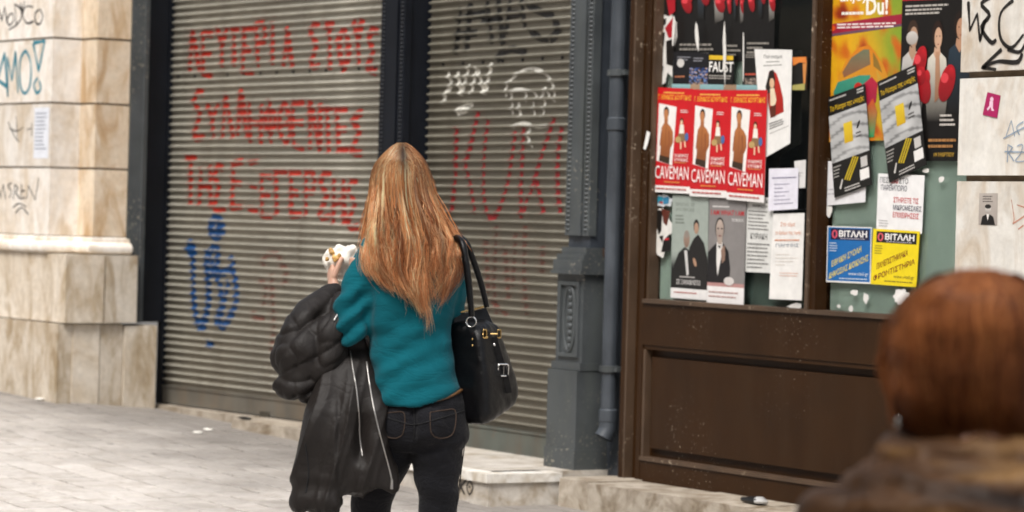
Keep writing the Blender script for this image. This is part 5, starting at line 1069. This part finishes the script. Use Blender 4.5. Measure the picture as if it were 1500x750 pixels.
# ---- the dark jacket over her left arm
o0 = wp(500, 560, -.03); jk = thing('jacket', 'dark brown padded jacket with open silver zip draped over her left forearm', 'jacket', loc=o0)
def JL(name, me, m): rebase(me, o0); return link(name, me, m, jk)
rg = []
for y, xl, xr, b, dv in ((462, 486, 528, .05, .12), (484, 482, 540, .06, .10), (506, 478, 546, .07, .07), (530, 472, 551, .078, .03), (560, 463, 556, .085, -.005), (600, 452, 563, .09, -.03), (640, 445, 570, .09, -.035), (680, 440, 575, .09, -.035), (700, 438, 577, .088, -.035), (712, 438, 577, .08, -.035)):
    rg.append(oval(xl, xr, y, b, dv, 90, 2.6, (lambda u, v: (-.058 * smoothstep(.05, -.15, u) * 1)) if y > 690 else ((lambda u, v: -.03 * smoothstep(.05, -.2, u)) if y > 650 else None)))
lowj = rings_mesh(rg)
me = remesh('jacket_drape', [lowj, tube([(*wp(444, 722, -.04), .02), (*wp(470, 735, -.06), .032), (*wp(498, 728, -.04), .025)], 10, 14), tube([(*wp(536, 500, .03), .03), (*wp(500, 512, .03), .045)], 8, 14)], .005, 4)
def jdr(co, n):
    x, y = px_of(co); k = noise.noise(co * 5); t = smoothstep(470, 620, y)
    w1_ = x - (y - 560) * -.2 + 7 * noise.noise(Vector((co.dot(RT) * 3, 0, co.z * 4)))
    f = .020 * t * (1 - 2.2 * abs(math.sin(w1_ / 15)) ** .7 * .5) + .007 * t * (1 - abs(math.sin((x + y * .22 + 9 * k) / 8)) ** .6) + .007 * noise.noise(co * 8)
    for fr, am, pw in ((7, .004, 6), (15, .0015, 6)): f -= am * (1 - abs(noise.noise(Vector((co.dot(RT) * fr + co.z * fr * .5, co.dot(FW) * fr, co.z * fr * .45))))) ** pw
    f -= .035 * math.exp(-((x - (531 - (y - 600) * .02)) / 9) ** 2) * smoothstep(560, 640, y) * smoothstep(690, 660, y)
    f += .012 * smoothstep(498, 490, x) * smoothstep(560, 620, y) + .01 * math.exp(-((x - 553 - (y - 600) * .15) / 12) ** 2) * smoothstep(500, 560, y)
    f += .006 * math.sin(y / 5.5 + 3 * k) * smoothstep(690, 712, y) * smoothstep(505, 490, x); return f
displace(me, jdr); BJk = bvh_of(me); JL('jacket_drape', me, M_NYLON)
blob = [tube([(*wp(498, 430, .14), .03), (*wp(478, 450, .10), .055), (*wp(458, 482, .05), .082), (*wp(444, 520, .02), .095), (*wp(437, 552, .01), .066), (*wp(440, 566, .02), .045)], 22, 26), tube([(*wp(508, 438, .08), .035), (*wp(490, 480, -.01), .05), (*wp(476, 530, -.02), .05), (*wp(468, 562, -.01), .032)], 16, 18), tube([(*wp(412, 556, .0), .035), (*wp(438, 572, -.02), .04), (*wp(464, 566, -.02), .03)], 12, 16)]
me = remesh('jacket_hood', blob, .005, 4)
def hood(co, n):
    x, y = px_of(co); k = noise.noise(co * 6); q = .5 * (x - 440) + (y - 520) * .8
    q2 = q / 15 + 1.3 * noise.noise(co * 3.2)
    return .020 * abs(math.sin(q2)) ** .55 - .010 + .006 * noise.noise(co * 9) + .005 * math.sin(q / 4.2 + 5 * k) * (1 - abs(math.sin(q2))) + .0045 * noise.noise(co * 22) - .007 * (1 - abs(noise.noise(co * 13 + Vector((4, 8, 1))))) ** 7
displace(me, hood); BHd = bvh_of(me); JL('jacket_hood', me, M_NYLON)
M_ZIP = NT('silver zip'); M_ZIP.base((.42, .40, .38)); M_ZIP = M_ZIP.set(Metallic=.8, Roughness=.35)
on(BJk, [(513, 514), (517, 540), (522, 570), (526, 610), (527, 640), (531, 668)], 60, .0026, 'zip', M_ZIP, .001, JL); on(BJk, [(537, 530), (541, 560), (547, 595), (555, 630), (563, 660), (571, 690), (574, 704)], 60, .0026, 'zip', M_ZIP, .001, JL)
on(BHd, [(489, 470), (494, 462), (499, 456)], 10, .004, 'zip', M_ZIP, .001, JL)
on(BJk, [(447, 650), (452, 690), (448, 722)], 30, .0022, 'hem_seam', M_STITCH, .001, JL)
p, _ = hit(BJk, 574, 703)
if p is not None:
    V, F = tube([(*p, .004), (*(p - UP * .028), .005)], 6, 8); me = bpy.data.meshes.new('zip_pull'); me.from_pydata(V, [], F); JL('zip_pull', me, M_ZIP)

# ---- the black handbag on her right shoulder
o0 = wp(710, 600, .04); bag = thing('handbag', 'black leather handbag with gold clasp and silver buckle hanging at her right side', 'bag', loc=o0)
def BL(name, me, m): rebase(me, o0); return link(name, me, m, bag)
lv = [((652, 466, .02), (701, 476, -.05), (737, 470, .05), (704, 462, .12)), ((650, 495, .02), (703, 503, -.065), (737, 494, .05), (700, 490, .13)), ((649, 520, .02), (706, 526, -.075), (750, 517, .055), (700, 516, .14)), ((650, 550, .02), (709, 556, -.085), (760, 543, .06), (700, 545, .14)), ((652, 590, .02), (711, 602, -.09), (767, 572, .065), (702, 580, .14)), ((656, 628, .02), (712, 632, -.085), (760, 598, .06), (704, 606, .13))]
rg = []
for A, B, C_, D_ in lv:
    q = [wp(*v) for v in (A, B, C_, D_)]; r_ = []
    for k in range(4):
        a, b = q[k], q[(k + 1) % 4]
        for f in (.10, .3, .5, .7, .90): r_.append(a.lerp(b, f))
    rg.append(r_)
me = bpy.data.meshes.new('bag_body'); V, F = rings_mesh(rg); me.from_pydata(V, [], F); me = subsurf(me, 3)
displace(me, lambda c, n: .0035 * noise.noise(c * 14) + .0018 * noise.noise(c * 40) - .010 * math.exp(-((px_of(c)[0] - 728 - (px_of(c)[1] - 530) * .25) / 6) ** 2) * smoothstep(600, 480, px_of(c)[1]) * (.5 + noise.noise(c * 9)))
BB = bvh_of(me); BL('bag_body', me, M_LEATH)
# gusset top: open mouth flap with gold bar
V, F = rings_mesh([[wp(666, 462, .03), wp(712, 451, .09), wp(714, 455, .10), wp(668, 466, .04)], [wp(664, 480, .02), wp(722, 474, .08), wp(724, 476, .11), wp(666, 482, .05)]]); me = bpy.data.meshes.new('flap'); me.from_pydata(V, [], F); BL('flap', me, M_LEATH)
V, F = tube([(*wp(667, 459, .03), .0035), (*wp(690, 454, .06), .0035), (*wp(713, 448, .09), .0035)], 8, 8); me = bpy.data.meshes.new('gold_bar'); me.from_pydata(V, [], F); shade(me); BL('gold_bar', me, M_GOLD)
def blob_tube(name, pts, m, n=20, seg=12):
    V, F = tube([(*wp(x, y, v), r) for x, y, v, r in pts], n, seg); me = bpy.data.meshes.new(name); me.from_pydata(V, [], F); shade(me); return BL(name, me, m)
blob_tube('handle', [(691, 464, -.05, .0085), (689, 440, -.05, .010), (686, 410, -.05, .011), (682, 380, -.045, .011), (677, 356, -.03, .011), (668, 348, .02, .010), (664, 352, .07, .009)], M_LEATH, 28)
blob_tube('handle', [(713, 450, .06, .0085), (708, 428, .055, .0095), (701, 404, .045, .010), (692, 378, .03, .010), (684, 358, .02, .010), (674, 347, .05, .009)], M_LEATH, 28)
def ring(name, c, r, th, m, nrm, sx=1, sz=1, n=30, square=False):
    nrm = Vector(nrm).normalized(); a = nrm.cross(UP).normalized(); b = a.cross(nrm); pts = []
    for q in np.linspace(0, 2 * math.pi, n + 1):
        cx, sx_ = math.cos(q), math.sin(q)
        if square: cx = math.copysign(abs(cx) ** .35, cx); sx_ = math.copysign(abs(sx_) ** .35, sx_)
        p = c + a * (r * sx * cx) + b * (r * sz * sx_); pts.append((*p, th))
    V, F = tube(pts, n * 2, 8); me = bpy.data.meshes.new(name); me.from_pydata(V, [], F); shade(me); return BL(name, me, m)
tocam = -(FW) ; p, _ = hit(BB, 690, 476); p = p or wp(690, 470, -.05)
ring('ring', p + UP * .01 - FW * .008, .0155, .0028, M_SILV, tocam + RT * -.3)
for (x, y) in ((692, 497), (692, 506)):
    p, _ = hit(BB, x, y, .001)
    if p is not None:
        V, F = ellips(p, .0035, .002, .0035, None, 8, 6); me = bpy.data.meshes.new('rivet'); me.from_pydata(V, [], F); shade(me); BL('rivet', me, M_GOLD)
def ribbon(name, pts, w, m, th=.004):
    V = []; F = []
    q = catmull(pts, 24); P3 = [hit(BB, x, y, .003)[0] for x, y in q]; P3 = [p for p in P3 if p is not None]
    for i, p in enumerate(P3):
        t = (P3[min(i + 1, len(P3) - 1)] - P3[max(i - 1, 0)]).normalized(); a = t.cross(FW).normalized()
        for s, o_ in ((-1, 0), (1, 0), (1, 1), (-1, 1)): V.append(p + a * (w * s) - FW * (th * o_))
    rg = [V[i:i + 4] for i in range(0, len(V), 4)]; V, F = rings_mesh(rg); me = bpy.data.meshes.new(name); me.from_pydata(V, [], F); BL(name, me, m)
ribbon('buckle_strap', [(722, 494), (727, 512), (734, 535), (740, 556), (744, 576)], .0125, M_LEATH); ribbon('clasp_tab', [(707, 488), (720, 489), (733, 488)], .009, M_LEATH)
p, _ = hit(BB, 737, 542, .010); ring('buckle', p, .017, .0026, M_SILV, tocam + RT * .45, 1.0, 1.05, 28, True)
p2, _ = hit(BB, 738, 543, .012); V, F = tube([(*(p2 + UP * .017), .0018), (*(p2 - UP * .015), .0018)], 5, 6); me = bpy.data.meshes.new('buckle_pin'); me.from_pydata(V, [], F); BL('buckle_pin', me, M_SILV)
for x in (710, 731):
    p, _ = hit(BB, x, 489, .008); ring('clasp_frame', p, .010, .0024, M_GOLD, tocam + RT * .45, .55, 1.25, 24, True)
p, _ = hit(BB, 720, 489, .010); V, F = tube([(*(p - RT * .018), .0026), (*(p + RT * .018), .0026)], 5, 8); me = bpy.data.meshes.new('clasp_bar'); me.from_pydata(V, [], F); BL('clasp_bar', me, M_GOLD)
for (x, y) in ((713, 494), (724, 505)):
    p, _ = hit(BB, x, y, .006)
    if p is not None:
        V, F = ellips(p, .0045, .003, .0045, None, 10, 8); me = bpy.data.meshes.new('stud'); me.from_pydata(V, [], F); shade(me); BL('stud', me, M_GOLD if x < 720 else M_SILV)

# ---- the person close to the camera at the lower right, seen from behind
GD = 4.4; GM = GD / FPX
def gp(x, y, dv=0): return P(x, y, dv, GD)
g0 = gp(1420, 1500, 0); G0 = Vector((g0.x, g0.y, gz(g0.x)))
groot = thing('person', 'person with short reddish brown hair and brown padded collar close to the camera', 'person', loc=G0)
def GL(name, me, m): rebase(me, G0); return link(name, me, m, groot)
HC = gp(1425, 528, .03); HG = .205; GF = FW * .95 - RT * .2
def gov(xl, xr, y, b, dv=0, n=40, ex=2.2): 
    c = gp((xl + xr) / 2, y, dv); a = (xr - xl) / 2 * GM
    return [c + RT * (a * math.copysign(abs(math.cos(q)) ** (2 / ex), math.cos(q))) + FW * (b * math.copysign(abs(math.sin(q)) ** (2 / ex), math.sin(q))) for q in np.linspace(0, 2 * math.pi, n, endpoint=False)]
zl = lambda h: HC.z - 0
body = head_parts(HC, HG, GF) + [tube([(*gp(1430, 720, .0), .062), (*gp(1428, 650, .0), .056), (*gp(1426, 600, .02), .056)], 8, 16)]
def gh(f): return G0.z + f          # heights above this person's ground
def gpt(u, v, h): return Vector((G0.x, G0.y, G0.z)) + RT * u + FW * v + UP * h
HT = HC.z + .11 - G0.z
torso = [(.0, .06, 1.24), (.12, .09, 1.20), (.175, .11, 1.14), (.19, .125, 1.0), (.185, .13, .85), (.19, .14, .70), (.17, .13, .60)]
body.append(rings_mesh([[gpt(a * math.cos(q) + .0, b * math.sin(q), h) for q in np.linspace(0, 2 * math.pi, 24, endpoint=False)] for a, b, h in [(.055, .055, 1.18)] + [(a, b, h - .08) for a, b, h in torso[1:]]]))
for s in (-1, 1):
    sh, el, wr = gpt(s * .19, 0, 1.14), gpt(s * .25, -.03, .90), gpt(s * .25, .06, .68)
    body += [tube([(*sh, .045), (*el, .036), (*wr, .024)], 14, 12)] + hand_parts(wr, -UP + FW * .25, -RT * s, s, .4, .95)
    body.append(tube([(*gpt(s * .09, 0, .66), .085), (*gpt(s * .09, .02, .40), .055), (*gpt(s * .09, -.01, .22), .05), (*gpt(s * .09, -.01, .06), .034)], 14, 14)); body.append(tube([(*gpt(s * .09, -.05, .035), .03, .032), (*gpt(s * .09, .06, .035), .034, .036), (*gpt(s * .09, .15, .022), .02, .035)], 10, 12, UP))
eyes(HC, HG, GF, groot, G0)
GL('body', remesh('body', body, .005, 4), M_SKIN)
M_COAT = NT('brown satin coat'); _n = M_COAT.noise(4, 3, .5, M_COAT.mapping((1, 1, 5))); M_COAT.base(M_COAT.ramp(_n, [(.38, srgb('#1c110a')), (.55, srgb('#442d19')), (.74, srgb('#7a5c38'))])); M_COAT.bump(M_COAT.noise(120, 4), .3, .003); M_COAT = M_COAT.set(Roughness=.6, Specular_IOR_Level=.2)
coat = [rings_mesh([[gpt((a + .035) * math.cos(q), (b + .04) * math.sin(q), h) for q in np.linspace(0, 2 * math.pi, 32, endpoint=False)] for a, b, h in [(.09, .08, 1.21), (.15, .1, 1.185), (.20, .12, 1.13), (.215, .14, 1.0), (.21, .145, .85), (.225, .155, .70), (.23, .16, .48)]])]
for s in (-1, 1): coat.append(tube([(*gpt(s * .18, 0, 1.13), .075), (*gpt(s * .25, -.02, 1.0), .072), (*gpt(s * .265, -.03, .90), .066), (*gpt(s * .26, .05, .71), .055)], 18, 18))
me = remesh('coat', coat, .009, 6); displace(me, lambda c, n: .009 * math.sin(c.z * 62 + 2 * noise.noise(c * 4)) + .008 * noise.noise(c * 12)); GL('coat', me, M_COAT)
SUP = FW * 0 + UP
def collar_ring(y, a, b, r, dv=0.0, tilt=.0, x0=1428):
    pts = []
    for q in np.linspace(0, 2 * math.pi, 26):
        p = gp(x0, y, dv) + RT * (a * math.cos(q)) + FW * (b * math.sin(q)) + UP * (tilt * math.sin(q) * -1 - .018 * abs(math.cos(q)) ** 3); pts.append((*p, r * (1 + .15 * noise.noise(p * 9)), r * 1.05))
    return tube(pts, 60, 16, UP)
me = remesh('collar', [collar_ring(664, .112, .095, .034), collar_ring(706, .165, .12, .036), collar_ring(744, .205, .135, .038), rings_mesh([gov(1320, 1536, 652, .085), gov(1255, 1600, 690, .12), gov(1215, 1640, 740, .14), gov(1185, 1670, 800, .15)])], .008, 4)
displace(me, lambda c, n: .010 * noise.noise(Vector((c.dot(RT) * 8, c.dot(FW) * 8, c.z * 20))) + .007 * noise.noise(c * 38) + .004 * noise.noise(c * 90)); GL('collar', me, M_COAT)
# short bob: strands from the crown, tucked in at the nape
GLH = np.array([(391, 1385, 1470), (398, 1352, 1500), (412, 1326, 1524), (432, 1306, 1542), (460, 1294, 1554), (500, 1289, 1560), (540, 1290, 1561), (575, 1294, 1558), (605, 1303, 1550), (632, 1316, 1540), (668, 1334, 1524)], float)
def genv(y): return np.interp(y, GLH[:, 0], GLH[:, 1]) + 12, np.interp(y, GLH[:, 0], GLH[:, 2])
GDV = lambda y: float(np.interp(y, [388, 400, 430, 480, 540, 590, 630, 668], [.05, .10, .145, .158, .135, .10, .07, .05]))
N = 4200; K = 22; paths = np.zeros((N, K, 3)); cols = np.zeros((N, K, 3)); pal2 = [1.5 * np.array(srgb(c)) for c in ('#4a2616', '#6b3d22', '#8a5230', '#a0683c', '#6e4024')]
for i in range(N):
    s = rs.uniform(-1, 1); y0 = 394 + 30 * rs.rand(); x0 = 1432 + rs.normal(0, 10); ye = 655 - 26 * abs(s) + rs.normal(0, 8); layer = rs.rand(); cj = int(np.argmin(np.abs(clump - s))); dr_ = rs.normal(0, .16); sg = rs.normal(0, 9) if rs.rand() < .3 else 0; b_ = pal2[rs.randint(5)] * .6 + pal2[rs.randint(5)] * .4; ph = rs.uniform(0, 6.3); wv = rs.normal(0, 5)
    for k in range(K):
        t = k / (K - 1); y = y0 + (ye - y0) * t; xl, xr = genv(y); mid = (xl + xr) / 2; f = math.sqrt(1 - (1 - min(1, (y - y0 + 3) / (14 + 62 * abs(s)))) ** 2)
        x = x0 + (mid + max(-1, min(1, s + dr_ * t)) * (xr - xl) / 2 + 9 * noise.noise(Vector((s * 2.2, y / 40., 4.))) - x0) * f + 6 * math.sin(t * 6 + ph) * t + wv * t + sg * math.sin(3 * t); sh = math.sqrt(max(0, 1 - min(1, abs((x - mid) / ((xr - xl) / 2))) ** 2.2))
        paths[i, k] = gp(x, y, .045 - (GDV(y) + .03) * sh + layer * .02 + cl_dep[cj] * .15 * smoothstep(.1, .5, t)); cols[i, k] = b_ * (1 + .5 * cl_c[cj]) * (1 - .2 * layer)
gh_ = GL('hair', strands_mesh('hair', paths, cols, .0008), hair_mat('reddish brown hair', .22, .3))
rings = []
for y in np.linspace(400, 664, 28):
    xl, xr = genv(y); mid = (xl + xr) / 2; hw = (xr - xl) / 2 - 12
    rings.append([gp(mid + hw * math.cos(q), y, .055 - (GDV(y) + .012) * (math.sin(q) if math.sin(q) > 0 else .5 * math.sin(q))) for q in np.linspace(0, 2 * math.pi, 30, endpoint=False)])
V, F = rings_mesh(rings); me = np_mesh('under_hair', V, F, np.array([srgb('#33170d')] * len(V))); shade(me); rebase(me, G0); link('under_hair', me, M_UH, gh_)
V, F = tube([(*gp(1316, 612, .03), .0035), (*gp(1316, 626, .03), .005)], 6, 8); me = bpy.data.meshes.new('earring'); me.from_pydata(V, [], F); shade(me); GL('earring', me, M_SILV)

# ------------------------------------------------------------------ litter
def lump(name, label, cat, p, sx, sy, sz, m, group=None, seed=0):
    V, F = ellips((0, 0, sz * .6), sx, sy, sz, (Vector((1, 0, 0)), Vector((0, 1, 0)), Vector((0, 0, 1))), 12, 8); me = bpy.data.meshes.new(name); me.from_pydata(V, [], F); displace(me, lambda c, n: sz * .8 * noise.noise(c * (1.2 / max(sx, .01)) + Vector((seed, 0, 0)))); shade(me, 20)
    o = link(name, me, m); o.location = p; return tag(o, label, cat, group)
M_LIT = mat('crumpled white litter', '#e2ded6', .7, .1); M_LITD = mat('black litter', '#141312', .5, .2)
def gnd_at(x, y):
    z = 0.
    for _ in range(4):
        r = ray(x, y); t = (z - CAM.z) / r.z; p = CAM + r * t; z = gz(p.x, p.y)
    return p
for i, (x, y, sc, lab) in enumerate(((168, 592, .04, 'white crumpled tissue against the marble plinth corner'), (58, 585, .04, 'small white paper at the far foot of the marble pier'), (104, 587, .035, 'white paper bit below the plinth joint'), (260, 603, .03, 'white paper bit beside the shutter rail corner'), (289, 634, .045, 'flat pale paper scrap on the setts before the wide shutter'), (330, 608, .04, 'whitish scrap at the sill of the wide shutter'), (826, 741, .02, 'tiny white scrap by the kerb end beside the step'), (305, 630, .04, 'pale torn scrap lying near the flat paper'))):
    p = gnd_at(x, y); lump('paper_litter', lab, 'litter', p, sc, sc * .7, .006, M_LIT, 'litter on the pavement', i)
p = gnd_at(372, 617); p.z += .012; lump('black_litter', 'flattened black wrapper lying on the low stone sill', 'litter', LEFT.m @ Vector((LEFT.X(358, 618, -.3), -.3, zL)), .07, .03, .01, M_LITD, None, 3)
q = MAIN.at(1112, 737, -.33); t = thing('crushed_packet', 'crushed black and white packet lying on the kerb stones', 'litter', loc=(q.x, -.36, zk + .001))
V, F = ellips((0, 0, .016), .09, .035, .017, (Vector((1, 0, 0)), Vector((0, 1, 0)), UP), 14, 8); me = bpy.data.meshes.new('packet_body'); me.from_pydata(V, [], F); displace(me, lambda c, n: .012 * noise.noise(c * 30)); shade(me, 25); link('packet_body', me, M_LITD, t)
V, F = ellips((.055, -.006, .02), .05, .03, .016, (Vector((1, 0, 0)), Vector((0, 1, 0)), UP), 12, 8); me = bpy.data.meshes.new('torn_end'); me.from_pydata(V, [], F); displace(me, lambda c, n: .012 * noise.noise(c * 40)); shade(me, 25); link('torn_end', me, mat('dull silver card', '#a9a8a6', .4, .2), t)
